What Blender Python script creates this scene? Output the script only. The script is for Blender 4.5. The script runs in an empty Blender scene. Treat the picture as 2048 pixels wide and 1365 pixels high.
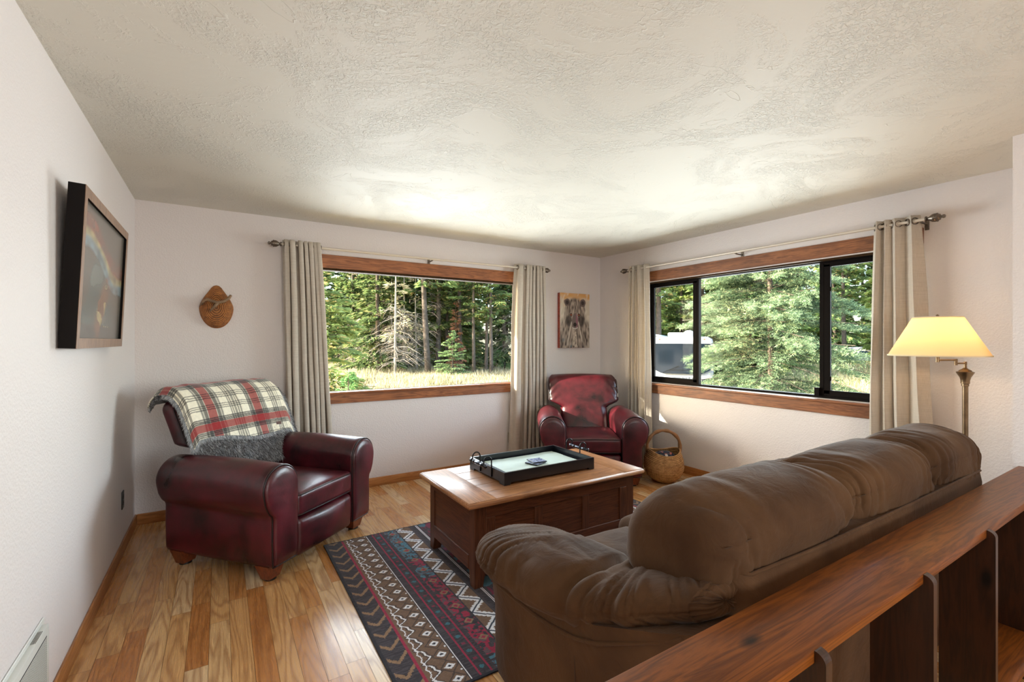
import bpy, bmesh, math, random
import numpy as np
from mathutils import Vector, Matrix
PI = math.pi
sc = bpy.context.scene
COL = sc.collection

# ------------------------------------------------------------------ camera, world, sun, area lights, exposure
cam_d = bpy.data.cameras.new('camera'); cam = bpy.data.objects.new('camera', cam_d); COL.objects.link(cam)
cam_d.sensor_width = 36.0; cam_d.lens = 36.0 * 933.0 / 2048.0; cam_d.clip_start = 0.05; cam_d.clip_end = 400
cam.location = (0, 0, 1.38); cam.rotation_euler = (PI / 2, 0, -math.radians(32.04))
sc.camera = cam
sc.view_settings.view_transform = 'Standard'; sc.view_settings.look = 'None'
sc.view_settings.exposure = 0.43; sc.view_settings.gamma = 1.0
try: sc.view_settings.use_curve_mapping = False
except Exception: pass
try:
    sc.cycles.max_bounces = 10; sc.cycles.diffuse_bounces = 5; sc.cycles.glossy_bounces = 4
    sc.cycles.transmission_bounces = 6; sc.cycles.transparent_max_bounces = 12
    sc.cycles.sample_clamp_indirect = 6.0; sc.cycles.caustics_reflective = False; sc.cycles.caustics_refractive = False
except Exception: pass

SUN_DIR = Vector((1.0, -0.42, -0.42)).normalized()
world = bpy.data.worlds.new('sky'); sc.world = world; world.use_nodes = True
wn = world.node_tree; wn.nodes.clear()
sky = wn.nodes.new('ShaderNodeTexSky'); sky.sky_type = 'NISHITA'; sky.sun_disc = False
sky.sun_elevation = math.radians(20); sky.sun_rotation = math.atan2(-SUN_DIR.x, -SUN_DIR.y); sky.air_density = 1.0; sky.dust_density = 2.0
bg = wn.nodes.new('ShaderNodeBackground'); bg.inputs['Strength'].default_value = 0.9
wo = wn.nodes.new('ShaderNodeOutputWorld')
wn.links.new(sky.outputs[0], bg.inputs[0]); wn.links.new(bg.outputs[0], wo.inputs[0])

def light(name, kind, loc, energy, color, rot=None, direction=None, size=None, size_y=None, radius=None, parent=None):
    d = bpy.data.lights.new(name, kind); o = bpy.data.objects.new(name, d); COL.objects.link(o)
    o.location = loc; d.energy = energy; d.color = color
    if direction is not None: o.rotation_euler = Vector(direction).to_track_quat('-Z', 'Y').to_euler()
    if size is not None:
        d.shape = 'RECTANGLE'; d.size = size; d.size_y = size_y or size
    if radius is not None: d.shadow_soft_size = radius
    if parent: o.parent = parent
    return o
sun = light('sun', 'SUN', (-20, 20, 15), 16.0, (1.0, 0.90, 0.74), direction=SUN_DIR); sun.data.angle = math.radians(0.6)
light('daylight_window_back', 'AREA', (1.5, 5.9, 1.25), 305, (0.89, 0.94, 1.0), direction=(0.1, -1, 0.05), size=3.4, size_y=2.2)
light('daylight_window_right', 'AREA', (5.6, 2.9, 1.25), 258, (0.90, 0.96, 1.0), direction=(-1, -0.05, 0.05), size=3.4, size_y=2.2)
light('rear_fill_light', 'AREA', (1.2, -2.55, 1.5), 48, (1.0, 0.97, 0.94), direction=(0, 1, 0.05), size=1.5, size_y=1.0)  # fill lamp added behind the camera to brighten the room

# ------------------------------------------------------------------ helpers
def tag(o, label=None, cat=None, group=None, kind=None):
    if label: o['label'] = label
    if cat: o['category'] = cat
    if group: o['group'] = group
    if kind: o['kind'] = kind
    return o
def thing(name, label, cat, loc=(0, 0, 0), rz=0, group=None):
    o = bpy.data.objects.new(name, None); COL.objects.link(o); o.empty_display_size = 0.1
    o.location = loc; o.rotation_euler = (0, 0, rz)
    return tag(o, label, cat, group)
def kids(o): return [c for c in bpy.data.objects if c.parent == o]
def copy_tree(o, parent=None):
    c = o.copy(); COL.objects.link(c); c.parent = parent
    for ch in o.children: copy_tree(ch, c)
    return c

class MB:
    """collects verts and faces, then links ONE mesh object"""
    def __init__(s): s.v = []; s.f = []; s.n = 0
    def add(s, verts, faces):
        verts = np.asarray(verts, dtype=np.float64).reshape(-1, 3)
        s.v.append(verts)
        if isinstance(faces, np.ndarray): s.f.extend((faces + s.n).tolist())
        else: s.f.extend([[i + s.n for i in f] for f in faces])
        s.n += len(verts); return s
    def box(s, lo, hi):
        x0, y0, z0 = lo; x1, y1, z1 = hi
        return s.add([(x0,y0,z0),(x1,y0,z0),(x1,y1,z0),(x0,y1,z0),(x0,y0,z1),(x1,y0,z1),(x1,y1,z1),(x0,y1,z1)],
                     [(3,2,1,0),(4,5,6,7),(0,1,5,4),(1,2,6,5),(2,3,7,6),(3,0,4,7)])
    def rbox(s, lo, hi, r=0.01, seg=2, fn=None, sub=0):
        bm = bmesh.new(); bmesh.ops.create_cube(bm, size=1)
        lo = Vector(lo); hi = Vector(hi); c = (lo + hi) / 2; d = hi - lo
        for v in bm.verts: v.co = Vector((v.co.x * d.x, v.co.y * d.y, v.co.z * d.z)) + c
        r = min(r, min(d) * 0.49)
        bmesh.ops.bevel(bm, geom=bm.edges[:], offset=r, segments=seg, profile=0.5, affect='EDGES')
        if sub: bmesh.ops.subdivide_edges(bm, edges=[e for e in bm.edges if e.calc_length() > r * 1.5], cuts=sub, use_grid_fill=True)
        bm.verts.index_update()
        V = [tuple(v.co) for v in bm.verts]
        if fn: V = [fn(*p) for p in V]
        s.add(V, [[v.index for v in f.verts] for f in bm.faces]); bm.free(); return s
    def tube(s, pts, r, n=8, closed=False, cap=True, squash=None):
        P = [Vector(p) for p in pts]; m = len(P); rad = r if hasattr(r, '__len__') else [r] * m
        T = []
        for i in range(m):
            a = P[(i - 1) % m] if (closed or i > 0) else P[0]; b = P[(i + 1) % m] if (closed or i < m - 1) else P[-1]
            t = (b - a); T.append(t.normalized() if t.length > 1e-9 else Vector((0, 0, 1)))
        up = Vector((0, 0, 1)) if abs(T[0].z) < 0.9 else Vector((1, 0, 0))
        N = (up - T[0] * up.dot(T[0])).normalized(); V = []
        for i in range(m):
            if i: N = (N - T[i] * N.dot(T[i]));  N = N.normalized() if N.length > 1e-9 else up
            B = T[i].cross(N)
            for k in range(n):
                a = 2 * PI * k / n; V.append(P[i] + (N * math.cos(a) + B * math.sin(a)) * rad[i])
        Fc = []
        for i in range(m if closed else m - 1):
            j = (i + 1) % m
            for k in range(n):
                l = (k + 1) % n; Fc.append((i*n+k, i*n+l, j*n+l, j*n+k))
        if cap and not closed: Fc.append(tuple(range(n))[::-1]); Fc.append(tuple((m-1)*n + k for k in range(n)))
        return s.add([tuple(v) for v in V], Fc)
    def lathe(s, prof, c=(0, 0, 0), n=24, axis='z', cap=True):
        V = []; m = len(prof)
        for (r, h) in prof:
            for k in range(n):
                a = 2 * PI * k / n; x, y = r * math.cos(a), r * math.sin(a)
                p = (x, y, h) if axis == 'z' else ((h, x, y) if axis == 'x' else (y, h, x))
                V.append((p[0] + c[0], p[1] + c[1], p[2] + c[2]))
        Fc = []
        for i in range(m - 1):
            for k in range(n):
                l = (k + 1) % n; Fc.append((i*n+k, i*n+l, (i+1)*n+l, (i+1)*n+k))
        if cap: Fc.append(tuple(range(n))[::-1]); Fc.append(tuple((m-1)*n + k for k in range(n)))
        return s.add(V, Fc)
    def loft(s, rings, cap=True, closed=True):
        n = len(rings[0]); m = len(rings); V = [p for r in rings for p in r]; Fc = []
        for i in range(m - 1):
            for k in range(n if closed else n - 1):
                l = (k + 1) % n; Fc.append((i*n+k, i*n+l, (i+1)*n+l, (i+1)*n+k))
        if cap: Fc.append(tuple(range(n))[::-1]); Fc.append(tuple((m-1)*n + k for k in range(n)))
        return s.add(V, Fc)
    def build(s, name, mat, parent=None, smooth=False, auto=None, kind=None):
        me = bpy.data.meshes.new(name)
        V = np.vstack(s.v)
        me.from_pydata(V.tolist(), [], s.f); me.update()
        o = bpy.data.objects.new(name, me); COL.objects.link(o)
        if mat: me.materials.append(mat)
        bm = bmesh.new(); bm.from_mesh(me); bmesh.ops.recalc_face_normals(bm, faces=bm.faces[:]); bm.to_mesh(me); bm.free()
        if smooth:
            me.polygons.foreach_set('use_smooth', [True] * len(me.polygons))
            if auto:
                bm = bmesh.new(); bm.from_mesh(me); ca = math.radians(auto)
                for e in bm.edges:
                    if len(e.link_faces) == 2 and e.calc_face_angle(0) > ca: e.smooth = False
                bm.to_mesh(me); bm.free()
        if parent: o.parent = parent
        if kind: o['kind'] = kind
        return o

def fast_mesh(name, V, F4, mat, parent=None, smooth=False, colors=None, kind=None):
    """numpy quads (n,4) or tris (n,3); colors per face (n,3)"""
    V = np.asarray(V, dtype=np.float32); F4 = np.asarray(F4, dtype=np.int32); k = F4.shape[1]
    me = bpy.data.meshes.new(name); me.vertices.add(len(V)); me.vertices.foreach_set('co', V.ravel())
    me.loops.add(F4.size); me.loops.foreach_set('vertex_index', F4.ravel())
    me.polygons.add(len(F4)); me.polygons.foreach_set('loop_start', np.arange(0, F4.size, k, dtype=np.int32))
    if smooth: me.polygons.foreach_set('use_smooth', np.ones(len(F4), dtype=bool))
    me.update(calc_edges=True)
    if colors is not None:
        at = me.color_attributes.new('tint', 'FLOAT_COLOR', 'CORNER')
        c = np.ones((len(F4), k, 4), dtype=np.float32); c[:, :, :3] = np.asarray(colors, dtype=np.float32)[:, None, :]
        at.data.foreach_set('color', c.ravel())
    me.materials.append(mat)
    o = bpy.data.objects.new(name, me); COL.objects.link(o)
    if parent: o.parent = parent
    if kind: o['kind'] = kind
    return o
def gridf(nu, nv):
    i = np.arange(nu - 1)[:, None]; j = np.arange(nv - 1)[None, :]
    a = i * nv + j; return np.stack([a, a + nv, a + nv + 1, a + 1], -1).reshape(-1, 4)

def h3(ix, iy, iz, seed=0):
    n = (ix.astype(np.int64) * 374761393 + iy.astype(np.int64) * 668265263 + iz.astype(np.int64) * 2147483647 + seed * 974634777) & 0x7fffffff
    n = ((n ^ (n >> 13)) * 1274126177) & 0x7fffffff
    return ((n ^ (n >> 16)) & 0xffff) / 65535.0
def noise(x, y, z=0.0, seed=0):
    x, y, z = np.broadcast_arrays(np.asarray(x, float), np.asarray(y, float), np.asarray(z, float))
    ix, iy, iz = np.floor(x), np.floor(y), np.floor(z); fx, fy, fz = x - ix, y - iy, z - iz
    fx, fy, fz = [t * t * (3 - 2 * t) for t in (fx, fy, fz)]; r = 0
    for a in (0, 1):
        for b in (0, 1):
            for c in (0, 1):
                w = (fx if a else 1 - fx) * (fy if b else 1 - fy) * (fz if c else 1 - fz)
                r = r + w * h3(ix + a, iy + b, iz + c, seed)
    return r * 2 - 1
def sstep(a, b, x):
    t = np.clip((x - a) / (b - a), 0, 1); return t * t * (3 - 2 * t)
def spow(c, e): return np.sign(c) * np.abs(c) ** e
def superell(c, h, e1=0.5, e2=0.5, nu=60, nv=40, axis=2):
    """closed superellipsoid, poles along axis; returns V, F"""
    w = np.linspace(-PI, PI, nu, endpoint=False); n = np.linspace(-PI / 2 + 1e-3, PI / 2 - 1e-3, nv)
    W, N = np.meshgrid(w, n, indexing='ij')
    a = spow(np.cos(N), e1) * spow(np.cos(W), e2); b = spow(np.cos(N), e1) * spow(np.sin(W), e2); d = spow(np.sin(N), e1)
    P = {2: (a, b, d), 0: (d, a, b), 1: (b, d, a)}[axis]
    V = np.stack([P[k] * h[k] + c[k] for k in range(3)], -1).reshape(-1, 3)
    i = np.arange(nu)[:, None]; j = np.arange(nv - 1)[None, :]; i2 = (i + 1) % nu
    F = np.stack([i * nv + j, i2 * nv + j, i2 * nv + j + 1, i * nv + j + 1], -1).reshape(-1, 4)
    V = np.vstack([V]); lo = V.reshape(nu, nv, 3)[:, 0].mean(0); hi = V.reshape(nu, nv, 3)[:, -1].mean(0)
    V.reshape(nu, nv, 3)[:, 0] = lo; V.reshape(nu, nv, 3)[:, -1] = hi
    return V, F
def vnormals(V, F):
    n = np.cross(V[F[:, 2]] - V[F[:, 0]], V[F[:, 3 if F.shape[1] == 4 else 1]] - V[F[:, 1 if F.shape[1] == 4 else 0]])
    N = np.zeros_like(V)
    for k in range(F.shape[1]): np.add.at(N, F[:, k], n)
    return N / (np.linalg.norm(N, axis=1, keepdims=True) + 1e-12)

# ------------------------------------------------------------------ materials
class NT:
    def __init__(s, name):
        s.m = bpy.data.materials.new(name); s.m.use_nodes = True; s.t = s.m.node_tree
        s.b = s.t.nodes['Principled BSDF']; s.out = s.t.nodes['Material Output']
    def n(s, typ, ins=None, **kw):
        x = s.t.nodes.new('ShaderNode' + typ)
        for k, v in kw.items(): setattr(x, k, v)
        for k, v in (ins or {}).items():
            if isinstance(v, bpy.types.NodeSocket): s.t.links.new(v, x.inputs[k])
            else: x.inputs[k].default_value = v
        return x
    def set(s, **kw):
        for k, v in kw.items():
            k = k.replace('_', ' ')
            if isinstance(v, bpy.types.NodeSocket): s.t.links.new(v, s.b.inputs[k])
            else: s.b.inputs[k].default_value = v
    def co(s, scale=(1, 1, 1), kind='Object', rot=(0, 0, 0)):
        tc = s.n('TexCoord'); mp = s.n('Mapping', {'Vector': tc.outputs[kind], 'Scale': scale, 'Rotation': rot}); return mp.outputs[0]
    def noise(s, vec, scale, detail=3, rough=0.55, dist=0.0):
        return s.n('TexNoise', {'Vector': vec, 'Scale': scale, 'Detail': detail, 'Roughness': rough, 'Distortion': dist}).outputs[0]
    def ramp(s, fac, stops):
        r = s.n('ValToRGB', {'Fac': fac}); e = r.color_ramp.elements
        while len(e) < len(stops): e.new(0.5)
        for k, (p, c) in enumerate(stops):
            e[k].position = p; e[k].color = (c[0], c[1], c[2], 1) if hasattr(c, '__len__') else (c, c, c, 1)
        return r.outputs[0]
    def math(s, op, a, b=0.0, c=0.0):
        x = s.n('Math', operation=op)
        for k, v in enumerate((a, b, c)):
            if isinstance(v, bpy.types.NodeSocket): s.t.links.new(v, x.inputs[k])
            else: x.inputs[k].default_value = v
        return x.outputs[0]
    def mix(s, fac, a, b, blend='MIX'):
        x = s.n('Mix', data_type='RGBA', blend_type=blend)
        for k, v in ((0, fac), (6, a), (7, b)):
            if isinstance(v, bpy.types.NodeSocket): s.t.links.new(v, x.inputs[k])
            else: x.inputs[k].default_value = v if not hasattr(v, '__len__') else (v[0], v[1], v[2], 1)
        return x.outputs[2]
    def bump(s, h, strength=0.3, dist=0.01, normal=None):
        d = {'Height': h, 'Strength': strength, 'Distance': dist}
        if normal is not None: d['Normal'] = normal
        return s.n('Bump', d).outputs[0]
def rgb(r, g, b): # sRGB 0-255 to linear
    f = lambda c: (c / 255 / 12.92) if c / 255 <= 0.04045 else ((c / 255 + 0.055) / 1.055) ** 2.4
    return (f(r), f(g), f(b), 1)
def simple(name, col, rough=0.5, metal=0.0, bump=None, var=0.0, coat=0.0, spec=None, vs=6, sheen=0.0):
    t = NT(name); t.set(Roughness=rough, Metallic=metal)
    if var:
        c = t.noise(t.co(), vs, 4); d = tuple(x * (1 - var) for x in col[:3]); l = tuple(min(1, x * (1 + var)) for x in col[:3])
        t.set(Base_Color=t.ramp(c, [(0.3, d), (0.7, l)]))
    else: t.set(Base_Color=(col[0], col[1], col[2], 1))
    if bump: t.set(Normal=t.bump(t.noise(t.co(), bump[0], 4), bump[1], bump[2]))
    if coat: t.set(Coat_Weight=coat, Coat_Roughness=0.2)
    if spec is not None: t.set(Specular_IOR_Level=spec)
    if sheen: t.set(Sheen_Weight=sheen)
    return t.m
def wood(name, dark, light_, axis=0, rough=0.4, scale=1.0, knots=0.0, coat=0.0, blotch=0.0):
    t = NT(name); sc_ = [14, 14, 14]; sc_[axis] = 0.9; v = t.co(tuple(x * scale for x in sc_))
    g = t.noise(v, 1.6, 5, 0.6, 0.6); fine = t.noise(v, 9, 3, 0.6)
    ring = t.math('FRACT', t.math('MULTIPLY', g, 7.0)); ring = t.math('ABSOLUTE', t.math('SUBTRACT', ring, 0.5))
    f = t.math('ADD', t.math('MULTIPLY', ring, 1.1), t.math('MULTIPLY', fine, 0.45))
    c = t.ramp(f, [(0.15, dark), (0.75, light_)])
    if blotch:
        b = t.noise(t.co(), 5, 3); c = t.mix(t.math('MULTIPLY', t.ramp(b, [(0.45, 0), (0.65, 1)]), blotch), c, tuple(x * 0.35 for x in dark[:3]))
    if knots:
        ks = [3.2, 3.2, 3.2]; ks[axis] = 1.3
        vo = t.n('TexVoronoi', {'Vector': t.co(tuple(ks)), 'Scale': 2.0, 'Randomness': 1.0}).outputs['Distance']
        c = t.mix(t.ramp(vo, [(0.06, 1), (0.13, 0)]), c, tuple(x * 0.12 for x in dark[:3]))
    t.set(Base_Color=c, Roughness=rough, Normal=t.bump(fine, 0.12, 0.002))
    if coat: t.set(Coat_Weight=coat, Coat_Roughness=0.15)
    return t.m
def tinted(name, rough=0.7, sheen=0.0, bump=None, spec=None):
    t = NT(name); a = t.n('Attribute', attribute_name='tint'); t.set(Base_Color=a.outputs['Color'], Roughness=rough)
    if sheen: t.set(Sheen_Weight=sheen)
    if bump: t.set(Normal=t.bump(t.noise(t.co(), bump[0], 3), bump[1], bump[2]))
    if spec is not None: t.set(Specular_IOR_Level=spec)
    return t.m

M = {}
# painted wall with fine orange-peel texture
t = NT('wall_paint'); v = t.co()
t.set(Base_Color=rgb(222, 215, 213), Roughness=0.6, Specular_IOR_Level=0.35)
n1 = t.noise(v, 95, 2, 0.5); n1 = t.ramp(n1, [(0.38, 0), (0.7, 1)])
t.set(Normal=t.bump(n1, 0.32, 0.0035)); M['wall'] = t.m
# hand trowelled ceiling
t = NT('ceiling_plaster'); v = t.co()
t.set(Base_Color=rgb(216, 212, 201), Roughness=0.62, Specular_IOR_Level=0.3)
area = t.ramp(t.noise(v, 1.6, 6, 0.7, 1.4), [(0.45, 0), (0.60, 1)])
fine = t.ramp(t.noise(t.co((1, 1, 1)), 52, 3, 0.6, 1.0), [(0.46, 0), (0.56, 1)])
rid = t.noise(v, 1.1, 4, 0.6, 2.2); rid = t.math('ABSOLUTE', t.math('SUBTRACT', t.math('FRACT', t.math('MULTIPLY', rid, 4)), 0.5))
rid = t.ramp(rid, [(0.0, 1), (0.025, 0)])
hgt = t.math('ADD', t.math('MULTIPLY', area, fine), t.math('MULTIPLY', rid, 0.45))
hgt = t.math('ADD', hgt, t.math('MULTIPLY', t.noise(t.co((1, 3, 1)), 9, 3), 0.25))
t.set(Normal=t.bump(hgt, 0.75, 0.0048)); M['ceiling'] = t.m
# oak floor planks: uv in metres inside each plank, tint = random per plank
t = NT('oak_planks'); uv = t.n('UVMap'); at = t.n('Attribute', attribute_name='tint')
sx = t.n('SeparateXYZ', {'Vector': uv.outputs[0]}); sr = t.n('SeparateColor', {'Color': at.outputs['Color']})
cx = t.n('CombineXYZ', {'X': t.math('ADD', t.math('MULTIPLY', sx.outputs[0], 9.0), t.math('MULTIPLY', sr.outputs[1], 50)),
                        'Y': t.math('MULTIPLY', sx.outputs[1], 0.85), 'Z': t.math('MULTIPLY', sr.outputs[2], 60)})
g = t.noise(cx.outputs[0], 0.75, 2, 0.5, 0.25)
ring = t.math('ABSOLUTE', t.math('SUBTRACT', t.math('FRACT', t.math('MULTIPLY', g, 15)), 0.5))
ring = t.ramp(ring, [(0.02, 0.0), (0.3, 1.0)])
cf = t.n('CombineXYZ', {'X': t.math('MULTIPLY', sx.outputs[0], 330.0), 'Y': t.math('MULTIPLY', sx.outputs[1], 9), 'Z': sr.outputs[2]})
pore = t.noise(cf.outputs[0], 1.0, 2)
base = t.ramp(sr.outputs[0], [(0.0, rgb(186, 122, 66)), (0.35, rgb(206, 150, 92)), (0.7, rgb(222, 178, 122)), (1.0, rgb(240, 214, 174))])
c = t.mix(t.math('MULTIPLY', t.math('SUBTRACT', 1.0, ring), 0.5), base, rgb(142, 88, 44))
c = t.mix(t.math('MULTIPLY', t.ramp(pore, [(0.42, 1), (0.56, 0)]), 0.30), c, rgb(120, 72, 36))
t.set(Base_Color=c, Roughness=t.ramp(pore, [(0.3, 0.30), (0.7, 0.24)]), Coat_Weight=0.12, Coat_Roughness=0.12, Normal=t.bump(pore, 0.05, 0.001)); M['floor'] = t.m
M['gap'] = simple('floor_gap', rgb(58, 36, 20), 0.9)
M['trim'] = wood('oak_baseboard', rgb(150, 94, 48), rgb(188, 128, 74), 0, 0.4)
M['trim_y'] = wood('oak_baseboard_side', rgb(150, 94, 48), rgb(188, 128, 74), 1, 0.4)
M['casing'] = wood('stained_casing', rgb(112, 62, 30), rgb(166, 102, 58), 0, 0.45, 1.0, 0, 0, 0.25)
M['casing_y'] = wood('stained_casing_side', rgb(104, 58, 30), rgb(156, 98, 58), 1, 0.45, 1.0, 0, 0, 0.3)
M['bronze'] = simple('bronze_aluminium', rgb(17, 12, 10), 0.65, 0.0, spec=0.08)
M['pewter'] = simple('aged_nickel', rgb(120, 110, 100), 0.35, 0.9, var=0.3, vs=30)
M['rod'] = simple('brushed_nickel_rod', rgb(215, 205, 192), 0.4, 0.35)
M['black_metal'] = simple('black_iron', rgb(24, 24, 26), 0.35, 0.5)
M['white_metal'] = simple('white_enamel', rgb(214, 214, 208), 0.4)
M['slot'] = simple('dark_slot', rgb(50, 50, 50), 0.8)
M['outlet'] = simple('ivory_plastic', rgb(176, 166, 150), 0.4)
M['dark_plastic'] = simple('black_plastic', rgb(18, 17, 16), 0.4)
# clear window glass: transparent with a fresnel reflection
t = NT('window_glass'); tr = t.n('BsdfTransparent', {'Color': (0.96, 0.98, 0.97, 1)}); gl = t.n('BsdfGlossy', {'Roughness': 0.02, 'Color': (0.9, 0.9, 0.9, 1)})
fr = t.n('Fresnel', {'IOR': 1.35}); ms = t.n('MixShader', {0: t.math('MULTIPLY', fr.outputs[0], 0.05), 1: tr.outputs[0], 2: gl.outputs[0]}); t.t.links.new(ms.outputs[0], t.out.inputs[0]); M['glass'] = t.m
# linen curtain
t = NT('linen_curtain'); a1 = t.noise(t.co((1, 1, 0.02)), 700, 2); a2 = t.noise(t.co((0.02, 0.02, 1)), 500, 2)
w = t.math('ADD', t.math('MULTIPLY', a1, 0.5), t.math('MULTIPLY', a2, 0.5))
cc = t.ramp(w, [(0.35, rgb(190, 180, 167)), (0.65, rgb(216, 207, 195))])
df = t.n('BsdfDiffuse', {'Color': cc}); tl = t.n('BsdfTranslucent', {'Color': rgb(200, 190, 176)})
ms = t.n('MixShader', {0: 0.14, 1: df.outputs[0], 2: tl.outputs[0]}); t.t.links.new(ms.outputs[0], t.out.inputs[0]); M['curtain'] = t.m
# burgundy leather
def leather(name, a, b, rough=0.3):
    t = NT(name); v = t.co()
    m1 = t.noise(v, 3.2, 4, 0.6, 0.6); m2 = t.noise(v, 14, 3)
    c = t.ramp(t.math('ADD', t.math('MULTIPLY', m1, 0.75), t.math('MULTIPLY', m2, 0.25)), [(0.36, a), (0.62, b)])
    vor = t.n('TexVoronoi', {'Vector': v, 'Scale': 240.0, 'Randomness': 1.0}).outputs['Distance']
    h = t.math('ADD', t.math('MULTIPLY', t.noise(v, 20, 4, 0.6, 1.0), 1.0), t.math('MULTIPLY', vor, 0.12))
    t.set(Base_Color=c, Roughness=t.ramp(m1, [(0.3, rough - 0.04), (0.7, rough + 0.12)]), Specular_IOR_Level=0.6, Normal=t.bump(h, 0.22, 0.004)); return t.m
M['leather'] = leather('burgundy_leather', rgb(28, 7, 10), rgb(88, 21, 32))
M['piping'] = simple('dark_piping', rgb(30, 10, 12), 0.4)
M['footwood'] = wood('cherry_foot', rgb(84, 38, 20), rgb(128, 64, 36), 2, 0.3)
# sofa microfibre
t = NT('brown_microfibre'); v = t.co()
c = t.ramp(t.noise(v, 2.2, 4, 0.6), [(0.35, rgb(62, 40, 23)), (0.68, rgb(92, 65, 41))])
t.set(Base_Color=c, Roughness=0.85, Sheen_Weight=0.08, Sheen_Roughness=0.4, Specular_IOR_Level=0.2, Normal=t.bump(t.noise(v, 9, 5, 0.6, 1.5), 0.4, 0.012)); M['sofa'] = t.m
M['sofa_seam'] = simple('sofa_seam_thread', rgb(66, 46, 30), 0.9)
M['chest'] = wood('chestnut_stain', rgb(70, 36, 18), rgb(106, 60, 34), 0, 0.42)
M['chest_y'] = wood('chestnut_stain_end', rgb(70, 36, 18), rgb(104, 58, 34), 1, 0.42)
M['chest_z'] = wood('chestnut_stain_post', rgb(68, 36, 18), rgb(104, 60, 36), 2, 0.42)
M['lid'] = wood('honey_lid', rgb(140, 90, 52), rgb(186, 130, 84), 0, 0.40, 1.2, 0, 0.08, 0.3)
M['lid_y'] = wood('honey_lid_end', rgb(140, 90, 52), rgb(186, 130, 84), 1, 0.40, 1.2, 0, 0.08, 0.3)
M['tray'] = simple('black_lacquer', rgb(20, 22, 28), 0.28, 0.0, (60, 0.06, 0.002), spec=0.6)
M['mint'] = simple('mint_cloth', rgb(196, 212, 204), 0.55, 0.0, (9, 0.5, 0.01), 0.06)
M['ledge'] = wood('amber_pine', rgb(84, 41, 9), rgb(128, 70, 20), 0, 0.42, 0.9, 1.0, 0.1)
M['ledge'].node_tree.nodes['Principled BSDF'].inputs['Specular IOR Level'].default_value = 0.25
M['fin'] = wood('shaded_pine_upright', rgb(30, 13, 4), rgb(54, 26, 9), 2, 0.38, 0.9, 1.0, 0.2)  # ledge pine darkened, the uprights' shade put into the colour
M['wicker'] = None
def wicker(name, a, b, sr=26, sv=60):
    t = NT(name); uv = t.n('UVMap'); s_ = t.n('SeparateXYZ', {'Vector': uv.outputs[0]})
    u = t.math('SINE', t.math('MULTIPLY', s_.outputs[0], sv * 2 * PI)); w = t.math('SINE', t.math('MULTIPLY', s_.outputs[1], sr * 2 * PI))
    h = t.math('ADD', t.math('MULTIPLY', t.math('MULTIPLY', u, w), 0.5), t.math('MULTIPLY', w, 0.5))
    nz = t.noise(t.co(), 30, 3)
    c = t.ramp(t.math('ADD', t.math('MULTIPLY', h, 0.42), t.math('MULTIPLY', nz, 0.8)), [(0.1, a), (0.75, b)])
    t.set(Base_Color=c, Roughness=0.6, Normal=t.bump(h, 0.8, 0.004)); return t.m
M['wicker'] = wicker('seagrass_weave', rgb(130, 86, 44), rgb(228, 184, 126), 22, 48)
M['wicker_dark'] = wicker('pine_needle_coil', rgb(70, 30, 8), rgb(206, 132, 62), 13, 44)
M['leafwrap'] = simple('leather_wrapped_handle', rgb(150, 108, 70), 0.5, 0, (50, 0.5, 0.004), 0.25, vs=12)
M['antler'] = simple('antler_bone', rgb(124, 98, 72), 0.5, 0, (70, 0.3, 0.002), 0.35, vs=18)
M['rug'] = tinted('woven_rug', 0.95, 0.2, (400, 0.5, 0.003), 0.1)
M['plaid'] = tinted('plaid_flannel', 0.9, 0.3, (60, 0.3, 0.004), 0.1)
M['fur'] = tinted('grey_faux_fur', 0.8, 0.0, None, 0.3)
M['print'] = tinted('printed_canvas', 0.6, 0.0, (120, 0.3, 0.002))
M['glossprint'] = tinted('glazed_print', 0.25, 0.0, None, 0.6)
M['floral'] = tinted('navy_floral_fabric', 0.7, 0.2)
M['frame_face'] = wood('walnut_frame', rgb(104, 78, 60), rgb(158, 124, 98), 2, 0.35, 2.0)
M['frame_side'] = simple('black_frame_side', rgb(14, 8, 7), 0.6, spec=0.15)
M['dark_chrome'] = simple('dark_chrome', rgb(66, 70, 78), 0.2, 0.9)
M['brass'] = simple('antique_brass', rgb(128, 108, 84), 0.32, 0.85, var=0.25, vs=20)
M['canvas_edge'] = simple('red_canvas_edge', rgb(142, 62, 44), 0.7, 0, (60, 0.4, 0.003), 0.5, vs=40)
M['label_brown'] = simple('brown_leather_label', rgb(84, 46, 34), 0.5)
# lamp shade
t = NT('cream_lampshade'); df = t.n('BsdfDiffuse', {'Color': rgb(238, 216, 176)}); tl = t.n('BsdfTranslucent', {'Color': rgb(255, 222, 168)})
ms = t.n('MixShader', {0: 0.55, 1: df.outputs[0], 2: tl.outputs[0]}); t.t.links.new(ms.outputs[0], t.out.inputs[0]); M['shade'] = t.m
M['shade_trim'] = simple('shade_trim', rgb(222, 206, 170), 0.8)
t = NT('warm_bulb'); e = t.n('Emission', {'Color': (1, 0.75, 0.42, 1), 'Strength': 12.0}); t.t.links.new(e.outputs[0], t.out.inputs[0]); M['bulb'] = t.m
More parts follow.
